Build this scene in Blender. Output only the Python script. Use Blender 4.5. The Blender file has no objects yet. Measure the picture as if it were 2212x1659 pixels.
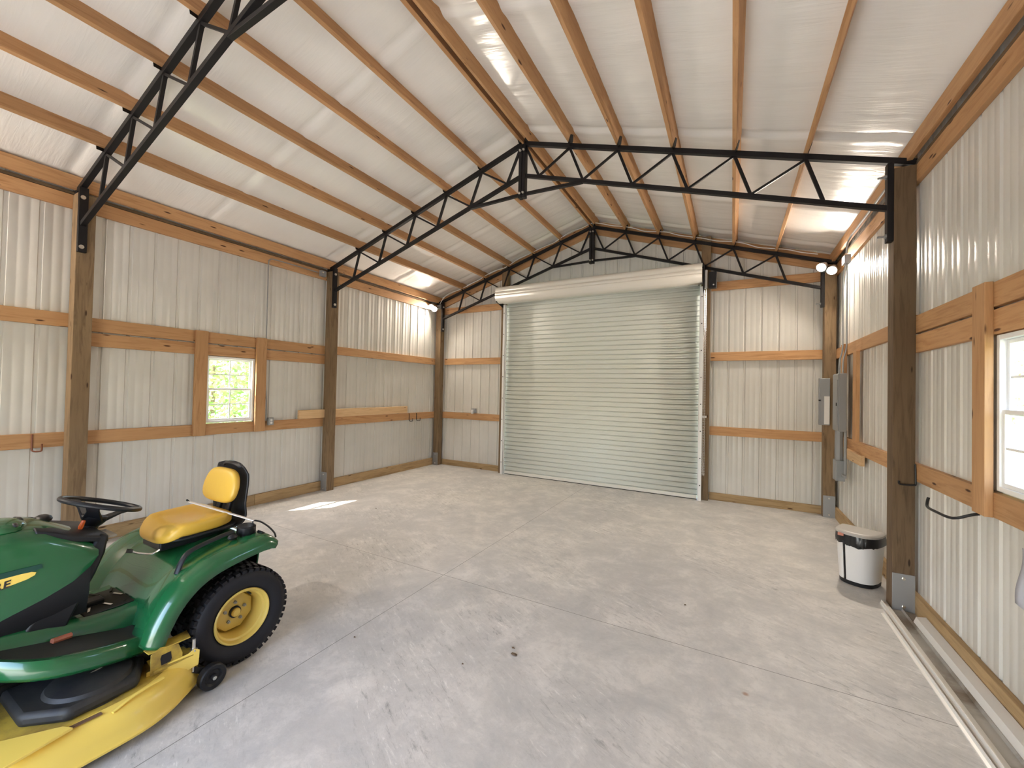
import bpy, bmesh, math, random
from mathutils import Vector, Matrix, Euler
random.seed(7)
sc = bpy.context.scene
COL = sc.collection
V = Vector

# ------------------------------------------------------------------ camera
CAMP = V((5.8681, -1.1804, 1.7272))
YAW, PITCH, ROLL, FPX = 0.4976, 0.0163, 0.0211, 875.63
F = V((-math.sin(YAW)*math.cos(PITCH), math.cos(YAW)*math.cos(PITCH), math.sin(PITCH)))
R0 = V((math.cos(YAW), math.sin(YAW), 0)); U0 = R0.cross(F)
RR = R0*math.cos(ROLL)+U0*math.sin(ROLL); UU = U0*math.cos(ROLL)-R0*math.sin(ROLL)
cam = bpy.data.cameras.new('camera'); cam.sensor_width = 36; cam.lens = FPX/2212*36
cam.clip_start = 0.05; cam.clip_end = 200
co = bpy.data.objects.new('camera', cam); COL.objects.link(co)
m = Matrix.Identity(4)
for i in range(3):
    m[i][0] = RR[i]; m[i][1] = UU[i]; m[i][2] = -F[i]; m[i][3] = CAMP[i]
co.matrix_world = m
sc.camera = co
# ------------------------------------------------------------------ world, sun, exposure
w = bpy.data.worlds.new('sky'); sc.world = w; w.use_nodes = True
nt = w.node_tree; nt.nodes.clear()
sk = nt.nodes.new('ShaderNodeTexSky'); sk.sky_type = 'NISHITA'; sk.sun_disc = False
sk.sun_elevation = math.radians(53); sk.sun_rotation = math.radians(223); sk.dust_density = 2.0
bg = nt.nodes.new('ShaderNodeBackground'); bg.inputs['Strength'].default_value = 1.3
wo = nt.nodes.new('ShaderNodeOutputWorld')
nt.links.new(sk.outputs[0], bg.inputs[0]); nt.links.new(bg.outputs[0], wo.inputs[0])
sl = bpy.data.lights.new('sun', 'SUN'); sl.energy = 14; sl.angle = math.radians(0.6); sl.color = (1, .95, .86)
so = bpy.data.objects.new('sun', sl); COL.objects.link(so); so.location = (-6, -6, 14)
so.rotation_euler = V((.509, .546, -1)).to_track_quat('-Z', 'Y').to_euler()
BULB = 1500.0
sc.view_settings.view_transform = 'Standard'; sc.view_settings.look = 'None'
sc.view_settings.exposure = 0.92; sc.view_settings.gamma = 1; sc.view_settings.use_curve_mapping = False
sc.cycles.max_bounces = 10; sc.cycles.diffuse_bounces = 6; sc.cycles.glossy_bounces = 4
sc.cycles.transparent_max_bounces = 8
sc.cycles.sample_clamp_indirect = 6; sc.cycles.use_denoising = True
sc.cycles.caustics_reflective = False; sc.cycles.caustics_refractive = False

# ------------------------------------------------------------------ dimensions
W = 7.04; XA = 3.52; P = 0.14
Y1, Y2, Y3 = 0.29, 3.279, 6.154
TD = 0.035                      # truss plane behind the near face of each post
ZA, SL = 4.846, 0.318           # ridge height of the top chord, roof slope
SP, OF = 0.5743, 0.047          # purlin spacing
XL, XR, YF, YB = -0.178, 7.218, 6.332, -2.72
def zc(x): return ZA-SL*abs(x-XA)
ZROOF = 0.183

# ------------------------------------------------------------------ materials
def mat(name, col=(.8,.8,.8), rough=.5, metal=0., coat=0., spec=.5):
    M = bpy.data.materials.new(name); M.use_nodes = True
    b = M.node_tree.nodes['Principled BSDF']
    b.inputs['Base Color'].default_value = (*col, 1); b.inputs['Roughness'].default_value = rough
    b.inputs['Metallic'].default_value = metal; b.inputs['Coat Weight'].default_value = coat
    b.inputs['Specular IOR Level'].default_value = spec
    return M
class N:
    def __init__(s, M): s.M = M; s.t = M.node_tree; s.b = s.t.nodes['Principled BSDF']
    def n(s, typ, **k):
        x = s.t.nodes.new(typ)
        for a, v in k.items():
            if a.startswith('i_'):
                key = a[2:]; key = int(key) if key.isdigit() else key.replace('_', ' ')
                x.inputs[key].default_value = v
            else: setattr(x, a, v)
        return x
    def l(s, a, b): s.t.links.new(a, b)
    def coords(s, scale=(1,1,1), rnd=True, kind='Object'):
        tc = s.n('ShaderNodeTexCoord'); mp = s.n('ShaderNodeMapping'); mp.inputs['Scale'].default_value = scale
        src = tc.outputs[kind]
        if rnd:
            oi = s.n('ShaderNodeObjectInfo'); ad = s.n('ShaderNodeVectorMath', operation='ADD')
            mu = s.n('ShaderNodeMath', operation='MULTIPLY', i_1=37.0)
            s.l(oi.outputs['Random'], mu.inputs[0]); s.l(src, ad.inputs[0]); s.l(mu.outputs[0], ad.inputs[1]); src = ad.outputs[0]
        s.l(src, mp.inputs[0]); return mp.outputs[0]
    def noise(s, vec, sc_, det=4, rough=.5, dist=0):
        x = s.n('ShaderNodeTexNoise'); x.inputs['Scale'].default_value = sc_; x.inputs['Detail'].default_value = det
        x.inputs['Roughness'].default_value = rough; x.inputs['Distortion'].default_value = dist
        s.l(vec, x.inputs['Vector']); return x.outputs['Fac']
    def ramp(s, fac, stops):
        r = s.n('ShaderNodeValToRGB'); e = r.color_ramp.elements
        while len(e) < len(stops): e.new(.5)
        for el, (p, c) in zip(e, stops): el.position = p; el.color = (*c, 1) if len(c) == 3 else c
        s.l(fac, r.inputs[0]); return r.outputs[0]
    def mix(s, fac, a, b, blend='MIX'):
        x = s.n('ShaderNodeMix', data_type='RGBA', blend_type=blend)
        for k, v in ((0, fac), (6, a), (7, b)):
            if hasattr(v, 'is_linked') or hasattr(v, 'links'): s.l(v, x.inputs[k])
            else: x.inputs[k].default_value = v if k == 0 else (*v, 1)
        return x.outputs[2]
    def bump(s, h, strength=.3, dist=.01):
        x = s.n('ShaderNodeBump', i_Strength=strength, i_Distance=dist); s.l(h, x.inputs['Height'])
        s.l(x.outputs[0], s.b.inputs['Normal'])
def wood(name, light, dark, knot, rough=.6, knots=.12, streak=1.0):
    M = mat(name, light, rough, spec=.3); n = N(M)
    v = n.coords((1.2, 14, 14)); g = n.noise(v, 2.2, 5, .6, .8)
    v3 = n.coords((.7, 3.2, 3.2)); big = n.noise(v3, 1.3, 2, .5)
    c = n.ramp(g, [(.30, dark), (.52, light), (.75, tuple(min(1, a*1.12) for a in light))])
    oi = n.n('ShaderNodeObjectInfo')
    c2 = n.mix(n.ramp(big, [(.35, (0,0,0)), (.7, (.7*streak,)*3)]), c, tuple((a*.55+b*.45) for a, b in zip(light, dark)))
    vo = n.n('ShaderNodeTexVoronoi', i_Scale=1.0); vo.inputs['Randomness'].default_value = 1
    vv = n.coords((2.6, 11, 11)); n.l(vv, vo.inputs['Vector'])
    k = n.ramp(vo.outputs['Distance'], [(knots*.55, (1,1,1)), (knots, (0,0,0))])
    c3 = n.mix(k, c2, knot)
    hs = n.n('ShaderNodeHueSaturation'); mr = n.n('ShaderNodeMapRange', i_3=.86, i_4=1.12)
    n.l(oi.outputs['Random'], mr.inputs[0]); n.l(mr.outputs[0], hs.inputs['Value']); n.l(c3, hs.inputs['Color'])
    n.l(hs.outputs[0], n.b.inputs['Base Color']); n.bump(g, .15, .003)
    return M
PINE = wood('pine_lumber', (.52, .30, .145), (.36, .18, .075), (.07, .025, .012))
PINE_PALE = wood('pale_pine_lumber', (.70, .49, .28), (.55, .34, .17), (.12, .04, .015))
TREATED_SHADE = wood('shaded_treated_timber', (.15, .10, .058), (.07, .045, .026), (.03, .018, .01), rough=.75, knots=.10)  # darker copy of the treated timber, with shade put into its colour
TREATED = wood('treated_timber', (.235, .16, .09), (.11, .07, .038), (.05, .025, .012), rough=.75, knots=.10)
SKIRT = wood('treated_skirt_board', (.42, .29, .15), (.25, .16, .075), (.07, .03, .012), rough=.7)
def panel_mat():
    M = mat('white_steel_panel', (.62, .605, .565), .30, spec=.42); n = N(M)
    v = n.coords((1,1,1), False); f = n.noise(v, 1.3, 3)
    c = n.ramp(f, [(.3, (.58, .565, .525)), (.7, (.66, .645, .605))]); n.l(c, n.b.inputs['Base Color'])
    g = n.noise(v, 3.0, 2); n.bump(g, .12, .02); return M
PANEL = panel_mat()
def ceil_mat():
    M = mat('white_vinyl_insulation', (.86, .84, .81), .24, spec=.5); n = N(M)
    v = n.coords((.9, 10, 2), False); a = n.noise(v, 2.4, 3, .55, .6)
    v2 = n.coords((60, 60, 60), False); b = n.noise(v2, 3, 1)
    ad = n.n('ShaderNodeMath', operation='MULTIPLY_ADD', i_1=.03); n.l(b, ad.inputs[0]); n.l(a, ad.inputs[2])
    n.bump(ad.outputs[0], .16, .02)
    f = n.noise(n.coords((1,1,1), False), 1.1, 3)
    n.l(n.ramp(f, [(.3, (.82, .80, .775)), (.7, (.88, .865, .84))]), n.b.inputs['Base Color']); return M
INSUL = ceil_mat()
def concrete():
    M = mat('concrete_slab', (.5,.48,.45), .55, spec=.35); n = N(M)
    v = n.coords((1,1,1), False)
    a = n.noise(v, .55, 5, .55, .2); b = n.noise(v, 3.2, 12, .74, .3); d = n.noise(v, 26, 5, .7)
    base = n.ramp(a, [(.30, (.47, .465, .46)), (.47, (.55, .535, .515)), (.60, (.60, .58, .545)), (.78, (.64, .61, .565))])
    c = n.mix(n.ramp(b, [(.36, (.7,.7,.7)), (.56, (0,0,0))]), base, (.40, .40, .395))
    c = n.mix(n.ramp(b, [(.52, (0,0,0)), (.74, (.6,.6,.6))]), c, (.76, .73, .69))
    c = n.mix(n.ramp(d, [(.34, (.35,.35,.35)), (.48, (0,0,0))]), c, (.42, .41, .40))
    # scuffed, scratched areas: short fine strokes only where a broad mask lets them show
    rt = n.n('ShaderNodeVectorRotate', rotation_type='Z_AXIS', i_Angle=.5); n.l(v, rt.inputs['Vector'])
    mp = n.n('ShaderNodeMapping'); mp.inputs['Scale'].default_value = (1.6, 7, 1); n.l(rt.outputs[0], mp.inputs[0])
    s_ = n.noise(mp.outputs[0], 4.0, 10, .82, .4); mk = n.noise(v, .8, 2, .5)
    mm_ = n.n('ShaderNodeMath', operation='MULTIPLY'); n.l(n.ramp(s_, [(.54, (0,0,0)), (.66, (.8,.8,.8))]), mm_.inputs[0]); n.l(n.ramp(mk, [(.46, (.12,)*3), (.60, (1,1,1))]), mm_.inputs[1])
    c = n.mix(mm_.outputs[0], c, (.19, .187, .182))
    mm2 = n.n('ShaderNodeMath', operation='MULTIPLY'); n.l(n.ramp(s_, [(.36, (.7,.7,.7)), (.44, (0,0,0))]), mm2.inputs[0]); n.l(n.ramp(mk, [(.44, (.1,)*3), (.58, (1,1,1))]), mm2.inputs[1])
    c = n.mix(mm2.outputs[0], c, (.82, .80, .76))
    # saw-cut control joints at x = 3.53 and y = 1.87
    tc = n.n('ShaderNodeTexCoord'); sp = n.n('ShaderNodeSeparateXYZ'); n.l(tc.outputs['Object'], sp.inputs[0])
    def joint(o, at):
        s1 = n.n('ShaderNodeMath', operation='SUBTRACT', i_1=at); n.l(sp.outputs[o], s1.inputs[0])
        s2 = n.n('ShaderNodeMath', operation='ABSOLUTE'); n.l(s1.outputs[0], s2.inputs[0])
        s3 = n.n('ShaderNodeMath', operation='LESS_THAN', i_1=.0022); n.l(s2.outputs[0], s3.inputs[0]); return s3.outputs[0]
    mx = n.n('ShaderNodeMath', operation='MAXIMUM'); n.l(joint(0, 3.53), mx.inputs[0]); n.l(joint(1, 1.872), mx.inputs[1])
    c = n.mix(mx.outputs[0], c, (.16, .15, .14))
    # rust drop
    ds = n.n('ShaderNodeVectorMath', operation='DISTANCE'); ds.inputs[1].default_value = (5.955, 1.57, 0)
    n.l(tc.outputs['Object'], ds.inputs[0])
    c = n.mix(n.ramp(ds.outputs['Value'], [(.008, (.7,.7,.7)), (.022, (0,0,0))]), c, (.30, .14, .06))
    n.l(c, n.b.inputs['Base Color'])
    rr = n.n('ShaderNodeMapRange', i_3=.38, i_4=.72); n.l(b, rr.inputs[0]); n.l(rr.outputs[0], n.b.inputs['Roughness'])
    ad = n.n('ShaderNodeMath', operation='ADD'); n.l(b, ad.inputs[0]); n.l(d, ad.inputs[1]); n.bump(ad.outputs[0], .18, .006)
    return M
CONC = concrete()
STEEL = mat('black_painted_steel', (.010, .009, .010), .5, spec=.25)
GALV = mat('galvanised_steel', (.36, .37, .38), .5, .6)
ZINC = mat('zinc_bolt', (.7, .68, .64), .3, 1)
GREYBOX = mat('grey_enamel', (.27, .28, .29), .45)
DOORW = mat('door_curtain_paint', (.66, .69, .64), .4, spec=.5)
HOODW = mat('door_hood_paint', (.74, .72, .66), .3)
BLACKP = mat('black_plastic', (.014, .014, .016), .42, spec=.3)
RUBBER = mat('tyre_rubber', (.013, .013, .017), .6, spec=.3)
GREEN = mat('green_paint', (.010, .098, .032), .24, coat=.6)
YEL = mat('yellow_paint', (.82, .60, .12), .35, coat=.2)
YELDK = mat('yellow_rim_paint', (.68, .50, .12), .4)
SEATY = mat('yellow_vinyl', (.64, .39, .05), .42)
ORANGE = mat('orange_plastic', (.85, .16, .03), .4)
CHROME = mat('bright_metal', (.75, .74, .72), .2, 1)
WHITEP = mat('white_plastic', (.74, .73, .72), .4)
LIDG = mat('grey_lid_plastic', (.42, .40, .37), .45)
BAG = mat('black_bin_liner', (.012, .012, .013), .3)
VINYL = mat('white_vinyl_frame', (.85, .86, .86), .35)
PAPER = mat('paper', (.52, .54, .62), .7)
INK = mat('black_lettering', (.02, .02, .02), .5)
PADM = mat('dusty_rubber_mat', (.035, .034, .028), .7, spec=.25)
TRIMW = mat('trim_metal_white', (.72, .70, .66), .35)
BROWNHOOK = mat('rusty_hook', (.16, .05, .02), .5)
def dirty(M, a, b, s=2.0, lo=.4, hi=.6):
    n = N(M); f = n.noise(n.coords((1,1,1)), s, 5, .6, .5); n.l(n.ramp(f, [(lo, a), (hi, b)]), n.b.inputs['Base Color'])
TRIMD = mat('trim_metal_dusty', (.3,.3,.3), .5); dirty(TRIMD, (.20, .16, .12), (.44, .42, .38), 2.2, .36, .52)
DECKT = mat('dusty_yellow_deck_top', (.5,.4,.1), .6); dirty(DECKT, (.26, .17, .04), (.60, .42, .06), 6, .35, .6)
BELTG = mat('dusty_black_steel', (.03,.03,.03), .6); dirty(BELTG, (.010, .010, .012), (.028, .026, .022), 4)
GRASSM = mat('lawn_grass', (.2,.35,.08), .9); dirty(GRASSM, (.26, .34, .10), (.50, .50, .24), 1.4, .35, .65)
LEAF = mat('green_leaves', (.16, .34, .05), .6); dirty(LEAF, (.18, .36, .08), (.42, .56, .22), 3)
LEAF2 = mat('dead_leaf', (.11, .07, .04), .8)
glass = bpy.data.materials.new('window_glass'); glass.use_nodes = True
gt = glass.node_tree; gt.nodes.clear()
tr = gt.nodes.new('ShaderNodeBsdfTransparent'); gl = gt.nodes.new('ShaderNodeBsdfGlossy'); gl.inputs['Roughness'].default_value = .03
mx = gt.nodes.new('ShaderNodeMixShader'); mx.inputs[0].default_value = .07; go = gt.nodes.new('ShaderNodeOutputMaterial')
gt.links.new(tr.outputs[0], mx.inputs[1]); gt.links.new(gl.outputs[0], mx.inputs[2]); gt.links.new(mx.outputs[0], go.inputs[0])
bulbm = bpy.data.materials.new('lit_bulb'); bulbm.use_nodes = True
bt = bulbm.node_tree; bt.nodes.clear(); em = bt.nodes.new('ShaderNodeEmission'); em.inputs[0].default_value = (1, .88, .74, 1)
em.inputs[1].default_value = BULB; bo = bt.nodes.new('ShaderNodeOutputMaterial'); bt.links.new(em.outputs[0], bo.inputs[0])

bulbk = bulbm.copy(); bulbk.name = 'bright_bulb'; [q for q in bulbk.node_tree.nodes if q.type == 'EMISSION'][0].inputs[1].default_value = BULB*1.3
# ------------------------------------------------------------------ mesh helpers
def basis(d, up=V((0,0,1))):
    x = V(d).normalized(); u = V(up)
    if abs(x.dot(u.normalized())) > .995: u = V((0,1,0)) if abs(x.y) < .9 else V((1,0,0))
    z = (u-x*u.dot(x)).normalized(); y = z.cross(x); return x, y, z
class MB:
    def __init__(s): s.v = []; s.f = []
    def add(s, vs, fs):
        o = len(s.v); s.v += [V(q) for q in vs]; s.f += [tuple(i+o for i in f) for f in fs]; return s
    def hexa(s, c, ax, ay, az):   # centre and three half vectors
        c = V(c); vs = [c+ax*i+ay*j+az*k for i in (-1,1) for j in (-1,1) for k in (-1,1)]
        return s.add(vs, [(0,1,3,2),(4,6,7,5),(0,4,5,1),(2,3,7,6),(0,2,6,4),(1,5,7,3)])
    def box(s, x0, x1, y0, y1, z0, z1):
        return s.hexa(((x0+x1)/2,(y0+y1)/2,(z0+z1)/2), V(((x1-x0)/2,0,0)), V((0,(y1-y0)/2,0)), V((0,0,(z1-z0)/2)))
    def beam(s, p0, p1, wy, hz, up=(0,0,1)):
        p0, p1 = V(p0), V(p1); x, y, z = basis(p1-p0, up)
        return s.hexa((p0+p1)/2, (p1-p0)/2, y*wy/2, z*hz/2)
    def rings(s, R, closed=False, cap=True):
        n = len(R[0]); o = len(s.v)
        for r in R: s.v += [V(q) for q in r]
        m_ = len(R)
        for i in range(m_ if closed else m_-1):
            a = o+i*n; b = o+((i+1) % m_)*n
            for j in range(n): s.f.append((a+j, a+(j+1) % n, b+(j+1) % n, b+j))
        if cap and not closed:
            s.f.append(tuple(o+j for j in reversed(range(n)))); s.f.append(tuple(o+(m_-1)*n+j for j in range(n)))
        return s
    def tube(s, pts, r, seg=10, closed=False, flat=1.0):
        pts = [V(q) for q in pts]; R = []; n = len(pts); up = None
        for i, q in enumerate(pts):
            a = pts[(i-1) % n] if (closed or i > 0) else q; b = pts[(i+1) % n] if (closed or i < n-1) else q
            d = (b-a).normalized()
            if up is None: _, y, z = basis(d)
            else:
                z = (up-d*up.dot(d)).normalized(); y = z.cross(d)
            up = z; rr = r[i] if isinstance(r, (list, tuple)) else r
            R.append([q+y*math.cos(t)*rr+z*math.sin(t)*rr*flat for t in [2*math.pi*k/seg for k in range(seg)]])
        return s.rings(R, closed)
    def lathe(s, prof, o, ax, seg=48, cap=False):   # prof: (along, radius)
        o = V(o); x, y, z = basis(ax); R = []
        for a, r in prof:
            R.append([o+x*a+(y*math.cos(t)+z*math.sin(t))*max(r, 1e-4) for t in [2*math.pi*k/seg for k in range(seg)]])
        return s.rings(R, False, cap)
    def prism(s, poly, o, u, v, depth):             # poly in (u,v), extruded along depth vector
        o, u, v, d = V(o), V(u), V(v), V(depth); n = len(poly)
        a = [o+u*p[0]+v*p[1] for p in poly]; return s.rings([a, [q+d for q in a]])
    def sphere(s, c, r, seg=16, sc=(1,1,1)):
        c = V(c); R = []
        for i in range(1, seg//2):
            t = math.pi*i/(seg//2)
            R.append([c+V((math.sin(t)*math.cos(p)*r*sc[0], math.sin(t)*math.sin(p)*r*sc[1], math.cos(t)*r*sc[2])) for p in [2*math.pi*k/seg for k in range(seg)]])
        return s.rings(R)
    def grid(s, rows, thick=0):
        o = len(s.v); n = len(rows[0])
        for r in rows: s.v += [V(q) for q in r]
        for i in range(len(rows)-1):
            for j in range(n-1): s.f.append((o+i*n+j, o+i*n+j+1, o+(i+1)*n+j+1, o+(i+1)*n+j))
        return s
    def build(s, name, M, parent=None, smooth=35, bevel=0, solid=0, origin=None, subsurf=0, recalc=True):
        org = V(WL[parent.name]) if parent is not None else (V(origin) if origin is not None else V((0,0,0)))
        me = bpy.data.meshes.new(name); me.from_pydata([q-org for q in s.v], [], s.f)
        if recalc:
            b = bmesh.new(); b.from_mesh(me); bmesh.ops.recalc_face_normals(b, faces=b.faces); b.to_mesh(me); b.free()
        me.materials.append(M)
        o = bpy.data.objects.new(name, me); COL.objects.link(o)
        if parent is not None: o.parent = parent
        else: o.location = org
        WL[o.name] = org
        if smooth:
            me.shade_smooth(); me.set_sharp_from_angle(angle=math.radians(smooth))
        if solid:
            q = o.modifiers.new('solid', 'SOLIDIFY'); q.thickness = solid; q.offset = 0
        if subsurf:
            q = o.modifiers.new('sub', 'SUBSURF'); q.levels = subsurf; q.render_levels = subsurf
        if bevel:
            q = o.modifiers.new('bevel', 'BEVEL'); q.width = bevel; q.segments = 2; q.limit_method = 'ANGLE'; q.angle_limit = math.radians(40)
        return o
WL = {}
def thing(name, loc):
    o = bpy.data.objects.new(name, None); COL.objects.link(o); o.location = loc; WL[o.name] = V(loc); o.empty_display_size = .1; return o
def tag(o, label=None, cat=None, group=None, kind=None):
    if label: o['label'] = label
    if cat: o['category'] = cat
    if group: o['group'] = group
    if kind: o['kind'] = kind
    return o
def board(name, p0, p1, w_, t_, wdir, M, parent=None, bev=.003):
    """sawn board from p0 to p1 (centre line); w_ wide along wdir, t_ thick"""
    p0, p1 = V(p0), V(p1); L = (p1-p0).length; x = (p1-p0).normalized(); wd = V(wdir); y = (wd-x*wd.dot(x)).normalized(); z = x.cross(y)
    me = bpy.data.meshes.new(name)
    vs = [(a, b*w_/2, c*t_/2) for a in (0, L) for b in (-1,1) for c in (-1,1)]
    me.from_pydata(vs, [], [(0,1,3,2),(4,6,7,5),(0,4,5,1),(2,3,7,6),(0,2,6,4),(1,5,7,3)])
    b_ = bmesh.new(); b_.from_mesh(me); bmesh.ops.recalc_face_normals(b_, faces=b_.faces); b_.to_mesh(me); b_.free()
    me.materials.append(M); o = bpy.data.objects.new(name, me); COL.objects.link(o)
    mm = Matrix(((x.x,y.x,z.x,p0.x),(x.y,y.y,z.y,p0.y),(x.z,y.z,z.z,p0.z),(0,0,0,1)))
    if parent is not None:
        o.parent = parent; o.matrix_local = Matrix.Translation(-WL[parent.name]) @ mm
    else: o.matrix_world = mm
    WL[o.name] = p0
    q = o.modifiers.new('bevel', 'BEVEL'); q.width = bev; q.segments = 2
    return o
def lerp(a, b, t): return a+(b-a)*t
def smoothpath(pts, n=6):
    P_ = [V(p) for p in pts]; out = []
    for i in range(len(P_)-1):
        p0 = P_[max(i-1, 0)]; p1 = P_[i]; p2 = P_[i+1]; p3 = P_[min(i+2, len(P_)-1)]
        for k in range(n):
            t = k/n; out.append(.5*((2*p1)+(-p0+p2)*t+(2*p0-5*p1+4*p2-p3)*t*t+(-p0+3*p1-3*p2+p3)*t**3))
    return out+[P_[-1]]

# ================================================================== SHELL
fl = MB().box(XL-.02, XR+.02, YB-.02, YF+.02, -.15, 0).build('floor', CONC, smooth=0); tag(fl, kind='structure')
# ribbed steel wall sheets: ribs every 9 inches, two low minor ribs between
def rib_profile(a0, a1, phase, extra=()):
    pts = {}
    k = math.floor((a0-phase)/.2286)-1
    while phase+k*.2286 < a1+.3:
        c = phase+k*.2286
        for d, h in ((-.019, 0), (-.011, .012), (.011, .012), (.019, 0)): pts[round(c+d, 4)] = h
        for q in (.0762, .1524):
            for d, h in ((-.012, 0), (-.006, .0017), (.006, .0017), (.012, 0)): pts[round(c+q+d, 4)] = h
        k += 1
    pr = sorted(pts.items())
    def at(x):
        for (xa, ha), (xb, hb) in zip(pr, pr[1:]):
            if xa <= x <= xb: return lerp(ha, hb, (x-xa)/(xb-xa) if xb > xa else 0)
        return 0
    xs = [a0]+[x for x, h in pr if a0 < x < a1]+[a1]
    xs = sorted(set(xs+[e for e in extra if a0 < e < a1]))
    return [(x, at(x)) for x in xs]
def ribbed(name, mapf, a0, a1, phase, ztop, holes=()):
    ex = [e for h in holes for e in h[:2]]; pr = rib_profile(a0, a1, phase, ex); mb = MB()
    for (xa, ha), (xb, hb) in zip(pr, pr[1:]):
        xm = (xa+xb)/2; cuts = [(0, None)]
        segs = []; z = -.02
        for h in sorted([h for h in holes if h[0] < xm < h[1]], key=lambda h: h[2]):
            if h[2] > z: segs.append((z, h[2]))
            z = h[3]
        segs.append((z, None))
        for z0, z1 in segs:
            za = z1 if z1 is not None else ztop(xa); zb = z1 if z1 is not None else ztop(xb)
            mb.add([mapf(xa, ha, z0), mapf(xb, hb, z0), mapf(xb, hb, zb), mapf(xa, ha, za)], [(0,1,2,3)])
    b = mb.build(name, PANEL, smooth=0, recalc=False); tag(b, kind='structure')
    bm_ = bmesh.new(); bm_.from_mesh(b.data); bmesh.ops.remove_doubles(bm_, verts=bm_.verts, dist=1e-5); bm_.to_mesh(b.data); bm_.free()
    b.data.shade_smooth(); b.data.set_sharp_from_angle(angle=math.radians(50)); return b
WIN = (1.55, 2.16, 1.215, 2.10)      # window opening y0,y1,z0,z1 in both side walls
eave = lambda y: 3.86
wl = ribbed('wall_left', lambda a, h, z: (XL-h, a, z), YB, YF, .547, eave, [WIN])
wr = ribbed('wall_right', lambda a, h, z: (XR+h, a, z), YB, YF, .585, eave, [WIN])
gab = lambda x: zc(x)+ZROOF+.02
DOOR = (1.72, 5.40, -1, 3.55)
wb = ribbed('wall_back', lambda a, h, z: (a, YF+h, z), XL, XR, .322, gab, [DOOR])
FD = (2.6, 4.7, -1, 2.15)             # open double doorway behind the camera
wf = ribbed('wall_front', lambda a, h, z: (a, YB-h, z), XL, XR, .322, gab, [FD])
# draped insulation on the underside of the roof
def ceiling():
    mb = MB(); seams = [Y2-.05, Y1-.05, 1.5, 4.75, 5.98]
    for sgn in (-1, 1):
        rows = []
        ny = 300
        for j in range(ny+1):
            y = YB+(YF-YB)*j/ny; row = []
            for i in range(61):
                d = 3.75*i/60; x = XA+sgn*d
                u = ((d-OF)/SP) % 1.0
                sag = .014*math.sin(math.pi*u)**.8 if d > OF else 0
                ws = .0018*math.sin(y*23+math.sin(d*3+sgn)*2.2)*math.sin(y*7.1+d*1.7)+.0010*math.sin(y*61+3*math.sin(d*5)+sgn)*math.sin(y*3.3+d*2.9+1)
                sm = sum(.016*math.exp(-((y-s)/.035)**2) for s in seams)-sum(.010*math.exp(-((y-s-.09)/.05)**2) for s in seams)
                row.append((x, y, zc(x)+ZROOF-sag+ws*min(1, 4*math.sin(math.pi*u))+sm))
            rows.append(row)
        mb.grid(rows)
    o = mb.build('ceiling', INSUL, smooth=80); tag(o, kind='structure')
    # outer roof sheet keeps daylight out and shades the eaves
    r = MB()
    for sgn in (-1, 1):
        a, b = XA, XA+sgn*3.86
        r.add([(a, YB-.1, zc(a)+.25), (b, YB-.1, zc(b)+.25), (b, YF+.1, zc(b)+.25), (a, YF+.1, zc(a)+.25)], [(0,1,2,3)])
    q = r.build('roof_sheet', HOODW, parent=o, smooth=0)
ceiling()

# ================================================================== TIMBER FRAME
def ordn(i): return ['first', 'second', 'third', 'fourth', 'fifth', 'sixth', 'seventh'][i]
def post(name, x0, y0, ztop, label, zb=.30, bracket=None, dp=P, M=None):
    t = thing(name, (x0+P/2, y0+dp/2, 0))
    board('timber', (x0+P/2, y0+dp/2, 0), (x0+P/2, y0+dp/2, ztop), P, dp, (1,0,0), M or TREATED, t, .005)
    if bracket:
        x, y = x0, y0
        mb = MB().box(x-.001 if bracket != 'w' else x, x+P+.001, y-.006, y, .0, zb)
        b = mb.build('base_bracket', GALV, t, bevel=.001)
        for z in (zb-.035, .04):
            MB().lathe([(0, .013), (.009, .013), (.012, .008), (.012, 0)], (x+P/2, y-.006, z), (0,-1,0), 6).build('bolt', ZINC, b, smooth=0)
    tag(t, label, 'post', 'treated timber posts of the frame')
    return t
PT = 3.655
post('timber_post', -P, Y1, PT, 'thick treated timber post beside the mower, nearest on the left wall', bracket='w')
post('timber_post', -P, Y2, PT, 'treated timber post right of the left window, in the middle of the left wall', bracket='w', zb=.31)
post('timber_post', -P, Y3, PT, 'treated timber post in the far left corner under the glaring light', bracket='w', zb=.28)
post('timber_post', W, Y2, PT, 'shade-toned timber post standing beside the white trash bin', bracket='w', M=TREATED_SHADE)  # shade on this post is part of its timber colour
post('timber_post', W, Y3, PT, 'timber post in the far right corner behind the grey electrical boxes', bracket='w', zb=.31)
post('timber_post', W, Y1, PT, 'treated timber post of the right wall beyond the right edge of the photo', bracket='w')
post('timber_door_post', 1.575, YF-.145, zc(1.64)+.12, 'timber door post along the left edge of the roll-up door', dp=.10)
post('timber_door_post', 5.40, YF-.145, zc(5.47)+.12, 'timber door post along the right edge of the roll-up door, behind the chain', dp=.10)

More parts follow.
